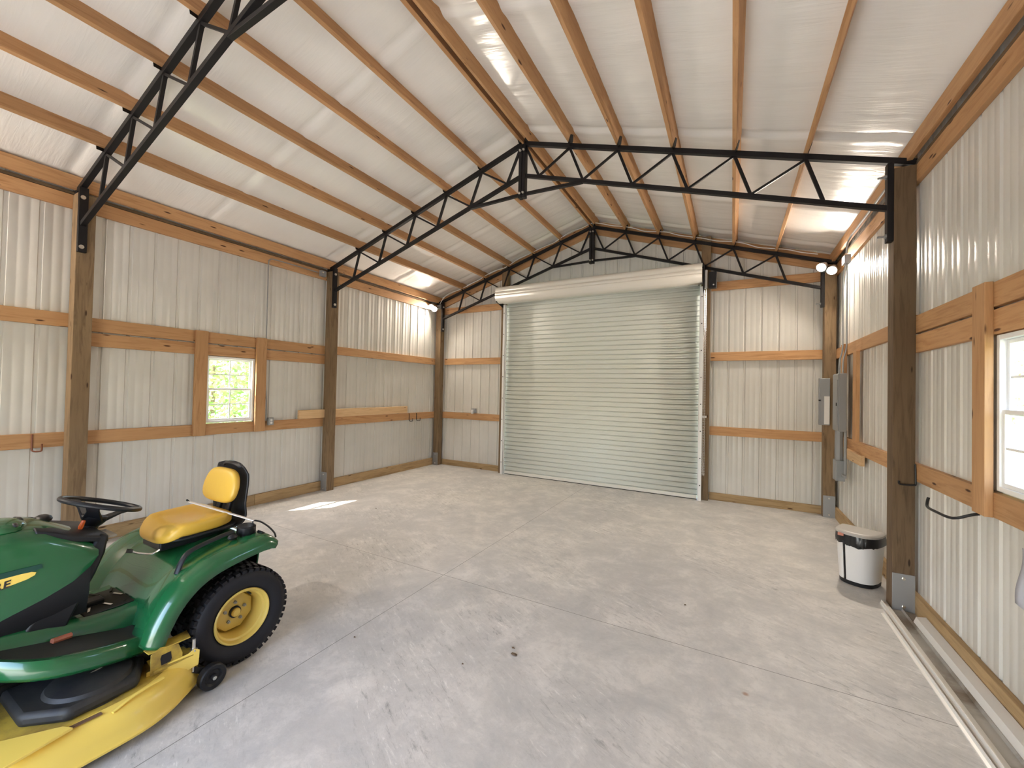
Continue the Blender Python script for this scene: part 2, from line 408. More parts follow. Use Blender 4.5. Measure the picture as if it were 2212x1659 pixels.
GW = .142
def girt(p0, p1, label, M=PINE, w_=GW, wd=(0,0,1), name='wall_girt', grp='horizontal pine girts on the walls', cat='wooden board'):
    o = board(name, p0, p1, w_, .038, wd, M); tag(o, label, cat, grp); return o
bays = [('A', YB+.02, Y1+P/2, 'left of the post nearest the mower'), ('B', Y1+P/2+.003, Y2+P/2, 'in the bay with the window'), ('C', Y2+P/2+.003, YF-.002, 'in the far bay')]
for side, X, nm in (('left', -P-.019, 'left'), ('right', W+P+.019, 'right')):
    for b, ya, yb, txt in bays:
        girt((X, ya, 1.135), (X, yb, 1.135), f'waist-high pine girt on the {nm} wall {txt}')
        if b == 'B':
            girt((X, ya, 2.337), (X, yb, 2.337), f'upper board of the doubled pine header over the {nm} window')
            girt((X, ya, 2.178), (X, yb, 2.178), f'lower board of the doubled pine header over the {nm} window')
        else:
            girt((X, ya, 2.355), (X, yb, 2.355), f'head-high pine girt on the {nm} wall {txt}')
        girt((X, ya, 3.585), (X, yb, 3.585), f'pine girt under the {nm} eave {txt}')
# studs laid flat beside the windows
for nm, X in (('left', -.121), ('right', W+P-.019)):
    a = 'away from the far wall' ; 
    for k, yy in enumerate((1.478, 2.232)):
        where = 'side nearer the camera' if k == 0 else 'side toward the far wall'
        o = board('window_stud', (X, yy, 1.063), (X, yy, 2.412), .14, .038, (0,1,0), PINE); tag(o, f'upright pine stud framing the {nm} window on its {where}', 'wooden board', 'upright studs beside the windows')
# far wall girts
YG = YF-.019-.0
for xa, xb, nm in ((-.10, 1.57, 'left of the roll-up door'), (5.545, 7.14, 'right of the roll-up door')):
    for z, h in ((1.135, 'waist-high'), (2.36, 'above head height'), (3.525, 'topmost, under the truss')):
        girt((xa, YG, z), (xb, YG, z), f'pine girt on the far wall {nm}, {h}')
for s, nm in ((-1, 'left'), (1, 'right')):
    xa, xb = XA+s*.05, XA+s*3.6
    o = girt((xa, YG, zc(xa)+.02), (xb, YG, zc(xb)+.02), f'sloping pine rafter along the {nm} half of the far gable', w_=.235, name='gable_rafter', grp='gable rafters', cat='rafter')
# baseboards (treated skirt boards)
def base(name, p0, p1, h=.152):
    o = board(name, p0, p1, h, .038, (0,0,1), SKIRT); tag(o, kind='structure')
base('baseboard_left', (-P-.019, YB, .076), (-P-.019, 2.21, .076)); base('baseboard_left', (-P-.019, 2.215, .076), (-P-.019, YF, .076))
base('baseboard_right', (W+P+.019, YB, .076), (W+P+.019, YF, .076))
base('baseboard_back', (-.10, YG, .06), (1.57, YG, .06), .12); base('baseboard_back', (5.545, YG, .06), (7.14, YG, .06), .12)
# purlins on edge on the clips
def purl(x, d_up, label, name='roof_purlin', grp='pine purlins across the roof', wdt=.14, off=None, ya=YB+.02, yb=YF-.02):
    s = 1 if x > XA else -1
    nrm = V((s*SL, 0, 1)).normalized(); zb_ = zc(x)+.036
    c = V((x, 0, zb_))+nrm*(wdt/2)
    o = board(name, (c.x, ya, c.z), (c.x, yb, c.z), wdt, .038, nrm, PINE); tag(o, label, 'purlin', grp); return o
for s, nm in ((-1, 'left'), (1, 'right')):
    for n_ in range(1, 6):
        purl(XA+s*(OF+n_*SP-.002), 0, f'{ordn(n_-1)} pine purlin down from the ridge on the {nm} roof slope')
    o = board('ridge_board', (XA+s*.062, YB+.02, ZA+.105), (XA+s*.062, YF-.02, ZA+.105), .14, .038, (s*SL,0,1), PINE); tag(o, f'pine ridge board on the {nm} side of the dark gap at the peak', 'ridge board', 'paired ridge boards')
    xe = XA+s*3.62
    o = board('eave_board', (xe, YB+.02, 3.77), (xe, YF-.02, 3.77), .14, .038, (0,0,1), PINE); tag(o, f'pine eave board running along the top of the {nm} wall', 'eave board', 'eave boards')
    # dark strip standing in for shade in the slot under the eave board
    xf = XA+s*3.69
    o = board('eave_shade_strip', (xf, YB+.02, 3.677), (xf, YF-.02, 3.677), .05, .03, (1,0,0), TREATED_SHADE); tag(o, f'narrow dark strip painting the shade between eave board and top girt over the {nm} wall', 'wooden board', 'eave shade strips')

# ================================================================== TRUSSES
def truss(yt, label):
    t = thing('steel_truss', (XA, yt, zc(0)))
    ZBm = .405; K0, KS = .225, .565
    zb = lambda x: zc(x)-ZBm
    for s in (-1, 1):
        e = XA+s*3.66
        mb = MB().beam((XA+s*.02, yt, zc(XA+.02)), (e, yt, zc(e)), .048, .05, (0,0,1)); mb.build('top_chord', STEEL, t, bevel=.002)
        e2 = XA+s*3.50
        MB().beam((XA+s*.02, yt, zb(XA+.02)), (e2, yt, zb(e2)), .045, .042).build('bottom_chord', STEEL, t, bevel=.002)
        for n_ in range(0, 6):
            d = OF+n_*SP if n_ else .03; x = XA+s*d
            kb = XA+s*(K0+KS*n_)
            MB().beam((x, yt, zc(x)-.02), (kb, yt, zb(kb)+.015), .028, .028).build('web_bar', STEEL, t, bevel=.001)
            if n_:
                kb = XA+s*(K0+KS*(n_-1)); MB().beam((x, yt, zc(x)-.02), (kb, yt, zb(kb)+.015), .024, .022).build('web_bar', STEEL, t, bevel=.001)
                xx = x+s*.014
                pl = MB().prism([(-.055, -.03), (.045, -.03), (.045, .04), (.010, .095), (-.055, .07)], (xx, yt-.02, zc(xx)+.03), (0,1,0), (s*.3,0,.954), (s*.004, 0, 0)); pl.build('purlin_clip', STEEL, t, smooth=0)
        kb = XA+s*(K0+KS)
        MB().beam((XA+s*.02, yt, 4.20), (kb, yt, zb(kb)-.01), .04, .034).build('tie_bar', STEEL, t, bevel=.002)
        # vertical bracket on the inner face of the post
        px = 0 if s < 0 else W
        xi = px-s*.021
        MB().box(xi-.021, xi+.021, yt-.034, yt+.034, 3.045, zc(px)-.02).build('post_bracket', STEEL, t, bevel=.002)
        for z in (3.60, 3.095):
            xs = px-s*.042
            ln = .012 if s < 0 else .055
            MB().lathe([(0, .02), (.012, .02), (.012, .009), (ln+.004, .009), (ln+.004, 0)], (xs, yt-.008, z), (-s,0,0), 12).build('bolt', ZINC if s < 0 else GALV, t, smooth=30)
        # ridge plates
        MB().box(XA+s*.004, XA+s*.046, yt-.034, yt+.034, 4.15, ZA-.02).build('ridge_plate', STEEL, t, bevel=.002)
        pl = MB().prism([(-.04, -.03), (.04, -.03), (.04, .04), (.01, .11), (-.04, .07)], (XA+s*.045, yt-.02, ZA+.02), (0,1,0), (s*.3,0,.954), (s*.005, 0, 0)); pl.build('purlin_clip', STEEL, t, smooth=0)
        for z in (4.745, 4.205):
            MB().lathe([(0, .015), (.014, .015), (.022, .008), (.03, .008), (.03, 0)], (XA+s*.024, yt-.034, z), (0,-1,0), 10).build('bolt', ZINC, t)
    tag(t, label, 'roof truss', 'black steel roof trusses')
truss(Y1+TD, 'black steel roof truss cutting across the top left corner, above the mower')
truss(Y2+TD, 'black steel roof truss spanning the middle of the building')
truss(Y3+TD, 'black steel roof truss against the far gable, above the roll-up door')

# ================================================================== WINDOWS
def window(idx, side):
    s = -1 if side == 'left' else 1
    X = (XL if s < 0 else XR)          # wall plane; frame just inside of it
    t = thing(f'window_{idx}', (X, (WIN[0]+WIN[1])/2, WIN[2])); tag(t, kind='structure')
    y0, y1, z0, z1 = WIN[0], WIN[1], WIN[2]+.005, WIN[3]
    xa, xb = (X-.02, X+.028) if s < 0 else (X-.028, X+.02)
    fr = .028
    mb = MB().box(xa, xb, y0, y0+fr, z0, z1).box(xa, xb, y1-fr, y1, z0, z1).box(xa, xb, y0+fr, y1-fr, z1-fr, z1).box(xa, xb, y0+fr, y1-fr, z0, z0+fr)
    mb.build('window_frame', VINYL, t, bevel=.002)
    zm = (z0+z1)/2
    ya, yb = y0+fr, y1-fr
    for k, (za, zb2, off) in enumerate(((zm-.012, z1-fr, .010), (z0+fr, zm+.018, -.008))):
        xo = X-s*(-off)*-1 if False else X+s*off
        sb = MB(); q = .024
        sb.box(xo-.009, xo+.009, ya, ya+q, za, zb2).box(xo-.009, xo+.009, yb-q, yb, za, zb2).box(xo-.009, xo+.009, ya+q, yb-q, za, za+q).box(xo-.009, xo+.009, ya+q, yb-q, zb2-q, zb2)
        sash = sb.build('sash', VINYL, t, bevel=.0015)
        g = MB().box(xo-.004, xo+.004, (ya+yb)/2-.007, (ya+yb)/2+.007, za+q, zb2-q).box(xo-.0035, xo+.0035, ya+q, yb-q, (za+zb2)/2-.007, (za+zb2)/2+.007)
        g.build('glazing_bar', VINYL, sash, smooth=0)
        MB().box(xo-.002, xo+.002, ya+q-.004, yb-q+.004, za+q-.004, zb2-q+.004).build('pane', glass, sash, smooth=0)
window(1, 'left'); window(2, 'right')

# ================================================================== ROLL-UP DOOR
def rollup():
    t = thing('door_1', (3.556, YF-.15, 0)); tag(t, kind='structure')
    xa, xb, yc = 1.725, 5.385, 6.185
    # ribbed curtain: small slats with a groove every 85 mm
    mb = MB(); pts = []; z = .07; pit = .0868
    while z < 3.55:
        pts += [(z, -.004), (z+.001, .020), (z+.011, .020), (z+.013, -.004), (z+.030, -.007), (z+.040, -.004), (z+.050, -.004), (z+.062, -.007), (z+.082, -.004)]; z += pit
    rows = [[(x, yc+d, zz) for x in (xa, xb)] for zz, d in pts]
    mb.grid(rows); mb.build('door_curtain', DOORW, t, smooth=25, recalc=False, solid=.002)
    b = MB().box(xa+.01, xb-.01, yc-.018, yc+.012, .012, .068); b.build('bottom_bar', HOODW, t, bevel=.004)
    MB().box(xa+.01, xb-.01, yc-.008, yc+.008, .0, .012).build('rubber_seal', RUBBER, t, smooth=0)
    for s, x in ((-1, 1.70), (1, 5.414)):
        g = MB().box(x-.028, x+.028, 6.155, 6.162, 0, 3.50).box(x-.028 if s > 0 else x+.016, x-.016 if s > 0 else x+.028, 6.10, 6.155, 0, 3.50).box(x-.028, x+.028, 6.10, 6.106, 0, 3.50)
        gg = g.build('guide_rail', VINYL, t, bevel=.001)
        for k in range(8):
            MB().lathe([(0, .009), (.004, .009), (.006, 0)], (x+.006*s, 6.10, .25+k*.44), (0,-1,0), 10).build('bolt', BLACKP, gg)
    # hood: folded sheet from wall over the barrel
    prof = [(6.18, 3.845), (5.93, 3.835), (5.90, 3.815), (5.885, 3.79), (5.875, 3.735), (5.893, 3.728), (5.893, 3.722), (5.865, 3.715), (5.862, 3.665), (5.880, 3.660), (5.862, 3.650), (5.862, 3.64), (5.875, 3.60), (5.905, 3.55), (5.945, 3.525), (6.02, 3.515), (6.03, 3.52), (6.03, 3.55)]
    MB().grid([[(1.60, y, z) for y, z in prof], [(5.43, y, z) for y, z in prof]]).build('hood', HOODW, t, smooth=20, recalc=False, solid=.002)
    MB().lathe([(0, .12), (3.66, .12)], (1.70, 6.08, 3.63), (1,0,0), 32, True).build('roller_barrel', DOORW, t)
    for s, x in ((-1, 1.615), (1, 5.445)):
        MB().prism([(5.90, 3.53), (6.19, 3.46), (6.19, 3.83), (5.93, 3.78)] if s < 0 else [(5.93, 3.44), (6.19, 3.38), (6.19, 3.88), (5.93, 3.80)], (x-.006, 0, 0), (0,1,0), (0,0,1), (.012, 0, 0)).build('end_bracket', STEEL, t, smooth=0)
    MB().box(1.55, 1.615, 5.99, 6.03, 3.60, 3.66).build('axle_end', STEEL, t, bevel=.004)
    # chain hoist on the right
    MB().box(5.46, 5.50, 6.0, 6.05, 3.44, 3.74).build('hoist_cover', WHITEP, t, bevel=.01)
    MB().box(5.515, 5.635, 5.99, 6.10, 3.44, 3.70).build('hoist_housing', BLACKP, t, bevel=.012)
    MB().lathe([(0, .012), (.01, .01), (.012, 0)], (5.59, 5.99, 3.485), (0,-1,0), 10).build('bolt', ZINC, t)
    ch = MB(); k = 0; zz = 3.45
    proto = None
    for xx in (5.463, 5.485):
        z = 3.44; k = 0
        while z > .42:
            if k % 2: ch.tube([(xx, 6.02+.006*math.cos(a), z+.013*math.sin(a)) for a in [2*math.pi*i/6 for i in range(6)]], .0028, 4, True)
            else: ch.tube([(xx+.006*math.cos(a), 6.02, z+.013*math.sin(a)) for a in [2*math.pi*i/6 for i in range(6)]], .0028, 4, True)
            z -= .021; k += 1
    ch.build('hand_chain', CHROME, t)
    MB().box(5.455, 5.50, 6.06, 6.14, 1.36, 1.38).box(5.445, 5.51, 6.035, 6.06, 1.355, 1.385).build('chain_keeper', WHITEP, t, bevel=.002)
rollup()

# ================================================================== ELECTRICAL
def lamp(loc, yawd, label, fy=1):
    x, y, z = loc
    t = thing('corner_floodlight', loc)
    MB().box(x-.045, x+.045, y-.02, y+.03, z+.01, z+.10).build('junction_box', GREYBOX, t, bevel=.004)
    for s in (-1, 1):
        c = V((x+s*.055, y-(.20+(.03 if s > 0 else 0))*fy, z-.0+(.035 if s < 0 else -.03)))
        d = V((math.sin(yawd)+s*.12, -math.cos(yawd)*fy, -.70)).normalized()
        MB().tube([(x+s*.02, y-.01*fy, z+.03), tuple(c-d*.09)], .011, 8).build('arm', GREYBOX, t)
        h = MB().lathe([(-.095, 0), (-.095, .02), (-.08, .036), (-.03, .050), (.0, .056), (.030, .060), (.030, .057), (.0, .052), (-.04, .044)], c, d, 20); hh = h.build('lamp_head', WHITEP, t)
        MB().sphere(c-d*.012, .040, 16, (1,1,1)).build('bulb', bulbm if fy > 0 else bulbk, hh)
    tag(t, label, 'light', 'twin corner floodlights')
lamp((7.025, 6.12, 3.54), -.5, 'twin glowing floodlights high in the far right corner above the electrical boxes')
lamp((-.035, 6.12, 3.545), .5, 'glaring twin floodlight high in the far left corner')
lamp((.04, YB+.07, 3.50), .5, 'twin floodlight in the near left corner behind the camera', -1)
def conduit(pts, label, M=GALV, r=.010, name='conduit', cat='conduit', grp=None, n=4):
    o = MB().tube(smoothpath(pts, n) if n else pts, r, 8).build(name, M, origin=pts[0]); tag(o, label, cat, grp); return o
# left wall outlet and conduit
conduit([(-.128, 2.335, 1.23), (-.13, 2.33, 1.5), (-.15, 2.30, 2.0), (-.128, 2.30, 2.35), (-.128, 2.30, 3.0), (-.128, 2.30, 3.5), (-.125, 2.32, 3.575), (-.124, 2.42, 3.60), (-.124, 3.10, 3.60)], 'thin grey conduit running up the left wall beside the window', r=.008)
def outlet(loc, ax, label, cord=False):
    x, y, z = loc; t = thing('outlet_box', loc)
    if ax == 'x':
        MB().box(x-.02, x+.03, y-.038, y+.038, z-.055, z+.055).build('box', GALV, t, bevel=.005)
        for dz in (-.02, .02): MB().lathe([(0, .017), (.004, .016), (.005, 0)], (x+.03, y, z+dz), (1,0,0), 16).build('socket', WHITEP, t)
    else:
        MB().box(x-.05, x+.05, y-.03, y+.02, z-.045, z+.055).build('box', GALV, t, bevel=.005)
        MB().box(x-.028, x+.012, y-.075, y-.03, z-.06, z+.025).build('plug', WHITEP, t, bevel=.006)
    tag(t, label, 'outlet')
outlet((-.115, 2.385, 1.20), 'x', 'metal double outlet box on the girt right of the left window')
outlet((.885, 6.27, 1.262), 'y', 'outlet box with white plug on the far wall left of the roll-up door')
conduit([(.835, 6.27, 1.25), (.5, 6.272, 1.232), (.12, 6.27, 1.24), (.02, 6.28, 1.36), (.015, 6.285, 2.2), (.015, 6.285, 3.4)], 'thin cable running from the far wall outlet into the left corner', WHITEP, .005, 'cable', 'cable')
t = thing('junction_box', (-.10, 3.165, 3.585)); MB().box(-.125, -.06, 3.12, 3.215, 3.545, 3.635).build('box', GREYBOX, t, bevel=.004); tag(t, 'small grey junction box on the top girt at the middle left post', 'junction box')
MB().lathe([(0,.014),(.02,.014),(.02,0)], (-.06, 3.14, 3.60), (1,0,0), 8).build('connector', ZINC, t)
# cable laid on the far truss
pts = [(-.0, 6.10, 3.66)]
for i in range(0, 37):
    x = .1+6.85*i/36; pts.append((x, 6.135-.03*math.sin(i*1.3), zc(x)+.062+.012*math.sin(i*2.1)))
conduit(pts, 'pale cable laid along the top of the far truss between the two lights', WHITEP, .007, 'cable', 'cable')
# right wall: conduits down to the panel, small box under the eave
conduit([(7.10, 3.45, 3.665), (7.10, 4.6, 3.662), (7.095, 4.95, 3.655), (7.09, 5.10, 3.60), (7.088, 5.13, 3.50)], 'silver conduit running along the right eave', r=.012)
t = thing('junction_box', (7.10, 5.2, 3.46)); MB().box(7.075, 7.14, 5.16, 5.30, 3.40, 3.50).build('box', GALV, t, bevel=.004); tag(t, 'small metal junction box under the right eave at the top of the conduits', 'junction box')
for i, yy in enumerate((5.20, 5.40)):
    conduit([(7.11, 5.22+i*.05, 3.42), (7.11, yy, 3.25), (7.11, yy, 2.6), (7.11, yy+.01, 2.35), (7.085, yy+.03, 2.2), (7.08, yy+.03, 2.035)], ['bright conduit on the right wall, nearer of the pair into the panel', 'bright conduit on the right wall, farther of the pair into the panel'][i], GALV, .009, grp='pair of conduits above the panel')
t = thing('electrical_panel', (7.10, 5.3, 1.3))
MB().box(7.04, 7.115, 5.20, 5.53, 1.30, 2.03).build('enclosure', GREYBOX, t, bevel=.004)
MB().box(7.032, 7.04, 5.21, 5.52, 1.31, 2.02).build('cover', GREYBOX, t, bevel=.003)
dr = MB().box(7.027, 7.032, 5.24, 5.49, 1.38, 1.95).build('door', GREYBOX, t, bevel=.002)
MB().box(7.019, 7.027, 5.255, 5.275, 1.62, 1.66).build('latch', BLACKP, dr, bevel=.002)
tag(t, 'grey breaker panel hung on the right wall near the far corner', 'electrical panel')
t = thing('disconnect_switch', (7.04, 6.1, 1.33))
MB().box(6.975, 7.10, 6.085, 6.15, 1.325, 2.0).build('enclosure', GREYBOX, t, bevel=.004)
MB().box(6.985, 7.09, 6.078, 6.086, 1.335, 1.99).build('door', GREYBOX, t, bevel=.002)
MB().box(7.032, 7.094, 6.074, 6.0785, 1.34, 1.74).build('paper_label', WHITEP, t, smooth=0)
MB().box(6.965, 6.99, 6.06, 6.085, 1.67, 1.69).build('handle', BLACKP, t, bevel=.003)
tag(t, 'flat grey switch box with a white label on the far right corner post', 'switch box')
conduit([(7.09, 5.46, 1.31), (7.09, 5.46, .90)], 'fat grey pipe between the breaker panel and the box below it', GREYBOX, .045, 'plastic_pipe', 'pipe', n=0)
conduit([(7.13, 5.33, 1.31), (7.13, 5.33, .75)], 'thin grey pipe beside the fat one under the breaker panel', GREYBOX, .016, 'plastic_pipe', 'pipe', n=0)
t = thing('pull_box', (7.10, 5.5, .67)); MB().box(7.045, 7.14, 5.38, 5.56, .66, .92).build('box', GREYBOX, t, bevel=.004)
MB().box(7.10, 7.13, 5.26, 5.38, .72, .76).build('elbow', GREYBOX, t, bevel=.006)
tag(t, 'small grey box low on the right wall below the breaker panel', 'electrical box')
# extra lumber round the panel
o = board('backing_stud', (W+P-.019, 4.99, 1.21), (W+P-.019, 4.99, 2.28), .14, .038, (0,1,0), PINE); tag(o, 'upright pine board on the right wall beside the breaker panel', 'wooden board')
o = board('backing_stud', (W+P-.019, 5.60, 1.21), (W+P-.019, 5.60, 2.43), .14, .038, (0,1,0), PINE); tag(o, 'upright pine board hidden behind the breaker panel on the right wall', 'wooden board')
o = board('backing_block', (W+P-.019, 4.70, 1.02), (W+P-.019, 5.5, 1.02), .12, .038, (0,0,1), PINE_PALE); tag(o, 'short pale pine block under the right wall girt by the breaker panel', 'wooden board')
o = board('wall_shelf_board', (-.158+.04, 2.825, 1.278), (-.158+.04, 5.245, 1.285), .138, .038, (0,0,1), PINE_PALE); tag(o, 'loose pale pine board standing on the left wall girt behind the middle post', 'wooden board')

# ================================================================== HOOKS AND PAPER
def hook(pts, label, M, r=.007):
    t = thing('storage_hook', pts[0]); MB().tube(smoothpath(pts, 4), r, 8).build('rod', M, t); MB().tube([pts[0], pts[1]], r*.9, 8).build('threaded_end', ZINC, t)
    tag(t, label, 'hook', 'screw-in storage hooks')
def uhook(y, label, M, w_=.085, h=.05):
    x = -.136; hook([(x, y, 1.20), (x+.006, y, 1.155), (x+.007, y, 1.06), (x+.02, y+.01, 1.035), (x+.03, y+w_-.01, 1.033), (x+.03, y+w_, 1.045), (x+.03, y+w_, 1.045+h)], label, M)
uhook(.075, 'rust-brown hook on the left girt by the mower, alone', BROWNHOOK, .06, .06)
uhook(5.335, 'black hook near the far end of the left girt, the left of two', BLACKP)
uhook(5.565, 'black hook near the far end of the left girt, the right of two', BLACKP)
hook([(7.16, 2.262, 1.055), (7.13, 2.265, 1.045), (7.06, 2.30, 1.005), (7.03, 2.44, 1.005), (7.03, 2.56, 1.005), (7.04, 2.60, 1.03), (7.05, 2.612, 1.06)][::1], 'black L-shaped hook under the right window stud', BLACKP, .0085)
hook([(7.175, 3.268, 1.20), (7.175, 3.262, 1.16), (7.175, 3.255, 1.05), (7.16, 3.25, 1.035), (7.08, 3.25, 1.032), (7.072, 3.25, 1.06)], 'black hook on the face of the dark post beside the bin', BLACKP, .007)
pg = MB(); rows = []
for i in range(9):
    z = .69+.30*i/8; rows.append([(7.160-.006*math.sin(i*.8+j*.6), lerp(1.915, 1.70, j/6)-(.06*(i/8)), z) for j in range(7)])
o = pg.grid(rows).build('paper_sheet', PAPER, origin=(7.15, 1.9, .69), solid=.001); tag(o, 'curled bluish white sheet hanging on the right wall at the photo edge', 'paper')

# ================================================================== TRASH BIN
def bin_():
    cx, cy = 6.93, 3.76
    t = thing('trash_bin', (cx, cy, 0))
    a = math.radians(-28)
    ca, sa = math.cos(a), math.sin(a)
    def tp(u, v, z): return (cx+u*ca-v*sa, cy+u*sa+v*ca, z)   # u across, v depth (front at -v)
    def outline(wd, dp, n=20, u0=-1, u1=1):
        pts = []
        for i in range(n+1):
            q = u0+(u1-u0)*i/n; pts.append((q*wd, -dp*(1-abs(q)**2.6)**.5 if abs(q) < 1 else 0))
        return pts
    def wall(u0, u1, z0, z1, k0, k1):
        R = []
        for z, k in ((z0, k0), (lerp(z0, z1, .5), (k0+k1)/2), (z1, k1)):
            o_ = outline(.155*k, .15*k, 14, u0, u1)
            R.append([tp(u, v, z) for u, v in o_]+[tp(o_[-1][0], .10*k, z), tp(o_[0][0], .10*k, z)])
        return R
    MB().rings(wall(-.38, 1, .035, .40, .92, 1.04)).build('body', WHITEP, t, bevel=.004)
    MB().rings(wall(-1, -.50, .035, .41, .92, 1.04)).build('side_compartment', WHITEP, t, bevel=.004)
    MB().rings(wall(-.51, -.37, .03, .40, .86, .97)).build('divider', BLACKP, t)
    MB().rings(wall(-1, 1, .0, .036, .90, .92)).build('base', BLACKP, t, bevel=.003)
    random.seed(3); R = []
    for z, k in ((.375, 1.10), (.395, 1.12), (.43, 1.10), (.455, 1.07)):
        o_ = outline(.155*k, .15*k, 40, -1, 1); row = []
        for i, (u, v) in enumerate(o_):
            jz = random.uniform(-.014, .012) if z < .38 else 0
            if z < .38: jz -= .02*math.exp(-((i-20)/8)**2)
            row.append(tp(u*(1+random.uniform(-.008, .008)), v*(1+random.uniform(-.02, .02)), z+jz))
        row += [tp(.155*k, .11, z), tp(-.155*k, .11, z)]; R.append(row)
    MB().rings(R).build('bin_liner', BAG, t, smooth=25)
    R = []
    for z, k in ((.455, 1.09), (.472, 1.10), (.482, 1.04), (.486, .9)):
        o_ = outline(.155*k, .15*k, 30, -1, 1); R.append([tp(u, v, z) for u, v in o_]+[tp(.155*k, .11, z), tp(-.155*k, .11, z)])
    MB().rings(R).build('lid', LIDG, t, smooth=40)
    MB().hexa(V(tp(-.09, -.150, .448)), V((ca, sa, 0))*.022, V((-sa, ca, 0))*.01, V((0,0,.012))).build('pedal_sticker', mat('red_sticker', (.5, .2, .14), .6), t)
    tag(t, 'small white trash bin with grey lid and black liner by the dark post', 'trash bin')
bin_()

# ================================================================== METAL TRIM ON THE FLOOR
def trim(sec, ya, yb, label, M=TRIMW, dx=0, z0=0, grp='metal trim pieces on the floor'):
    mb = MB(); mb.rings([[(x, ya, z+z0) for x, z in sec], [(x+dx, yb, z+z0) for x, z in sec]]); o = mb.build('trim_strip', M, origin=(sec[0][0], yb, 0), smooth=20, bevel=.001)
    tag(o, label, 'trim strip', grp)
yb_ = -1.4
trim([(6.935, 0), (6.962, 0), (6.962, .012), (6.957, .03), (6.953, .03), (6.950, .012), (6.935, .008)], 3.13, yb_, 'outermost white metal trim strip on the floor, farthest from the right wall', dx=.012)
trim([(6.978, 0), (7.03, 0), (7.03, .016), (7.0, .02), (6.992, .04), (6.986, .04), (6.982, .018), (6.978, .015)], 3.33, yb_, 'narrow white trim strip with raised lip, second from the outside', dx=.004)
trim([(7.034, 0), (7.17, 0), (7.17, .006), (7.12, .008), (7.105, .026), (7.10, .026), (7.095, .008), (7.036, .006)], 3.265, yb_, 'wide dusty trim piece with brown dirt lying at the foot of the dark post', TRIMD, dx=-.005)
trim([(7.1, 0), (7.105, 0), (7.122, .05), (7.176, .062), (7.176, .066), (7.119, .054)], 3.05, yb_, 'smooth white angle trim leaning along the right baseboard', TRIMW, dx=.0, z0=.012)

# ================================================================== MOWER
XC = 2.67
t = thing('riding_mower', (XC, -.3, 0)); MOW = t
tag(t, 'green riding mower with yellow seat, yellow wheels and yellow cutting deck', 'riding mower')
def wheel(x_out, s, yc, Rt, wd, rr, det=True, nm='rear'):
    ax = V((s, 0, 0)); o = V((x_out, yc, Rt))
    # tyre; axial coordinate measured outward, 0 = rim face
    Rb = Rt-.009
    prof = [(-.012, rr-.004), (-.002, rr+.012), (.014, rr+.035), (.022, rr+.065), (.016, Rb-.028), (.002, Rb-.012), (-.03, Rb-.002), (-wd/2, Rb+.001), (-wd+.03, Rb-.002), (-wd-.002, Rb-.012), (-wd-.016, Rb-.028), (-wd-.022, rr+.065), (-wd-.014, rr+.035), (-wd+.002, rr+.012), (-wd+.012, rr-.004)]
    ty = MB().lathe(prof, o, ax, 72)
    n = 44; rows = [(-.012, .036), (-.062, .04), (-.118, .046), (-.172, .04), (-.222, .036)] if nm == 'rear' else [(-.02, .04), (-.075, .05), (-.13, .04)]
    for r_i, (a, w_) in enumerate(rows):
        for k in range(n):
            th = 2*math.pi*(k+.5*(r_i % 2))/n
            rad = V((0, math.cos(th), math.sin(th))); tan = V((0, -math.sin(th), math.cos(th)))
            edge = r_i in (0, len(rows)-1)
            base = Rt-.006-(.007 if edge else 0)
            tdir = (tan+ax*(.35 if r_i % 2 else -.35)).normalized() if not edge else tan
            ty.hexa(o+ax*a+rad*(base-.004), ax*(w_/2), tdir*(Rt*math.pi/n*.62), rad*.010)
    tyre = ty.build(nm+'_tyre', RUBBER, MOW, smooth=35)
    rp = [(-.012, rr-.012), (0, rr-.006), (.006, rr), (.002, rr+.006), (-.006, rr+.004)]
    rim = MB().lathe([(.0, rr+.006), (.006, rr+.001), (.004, rr-.006), (-.008, rr-.012), (-.022, rr-.014), (-.03, rr-.024), (-.05, rr-.030), (-.10, rr-.032), (-.145, rr-.034), (-.15, rr-.05), (-.152, .11)], o, ax, 64)
    rm = rim.build('rim', YELDK, tyre, smooth=30)
    hubp = MB()
    # eight-cornered centre disc with its dish
    oc = [(math.cos(math.pi/8+i*math.pi/4)*.118, math.sin(math.pi/8+i*math.pi/4)*.118) for i in range(8)]
    hubp.rings([[o+ax*a+V((0, p[0]*k, p[1]*k)) for p in oc] for a, k in ((-.155, 1.02), (-.112, 1.0), (-.108, .97), (-.100, .72), (-.100, .40))])
    h = hubp.build('wheel_disc', YELDK, rm, smooth=20, bevel=.002)
    MB().lathe([(-.10, .034), (-.086, .034), (-.086, .027), (-.10, .027)], o, ax, 32).build('hub_ring', BLACKP, rm)
    MB().lathe([(-.10, .026), (-.076, .026), (-.068, .02), (-.066, 0)], o, ax, 32).build('hub_cap', YELDK, rm)
    for k in range(5):
        th = 2*math.pi*k/5+.3
        MB().lathe([(-.10, .010), (-.088, .010), (-.086, .006), (-.08, .006), (-.08, 0)], o+V((0, math.cos(th)*.060, math.sin(th)*.060)), ax, 6).build('lug_nut', GALV, rm, smooth=0)
    for k in range(4):
        th = 2*math.pi*k/4+.6
        MB().lathe([(-.1075, .007), (-.1065, 0)], o+V((0, math.cos(th)*.100, math.sin(th)*.100)), ax, 10).build('vent_hole', BLACKP, rm)
    MB().tube([o+ax*-.06+V((0, .05, rr-.04)), o+ax*-.03+V((0, .06, rr-.055))], .006, 8).build('valve_stem', BLACKP, rm)
wheel(3.20, 1, .278, .286, .245, .158)
wheel(2.14, -1, .278, .286, .245, .158)
wheel(3.10, 1, -1.02, .21, .17, .105, nm='front'); wheel(2.24, -1, -1.02, .21, .17, .105, nm='front')
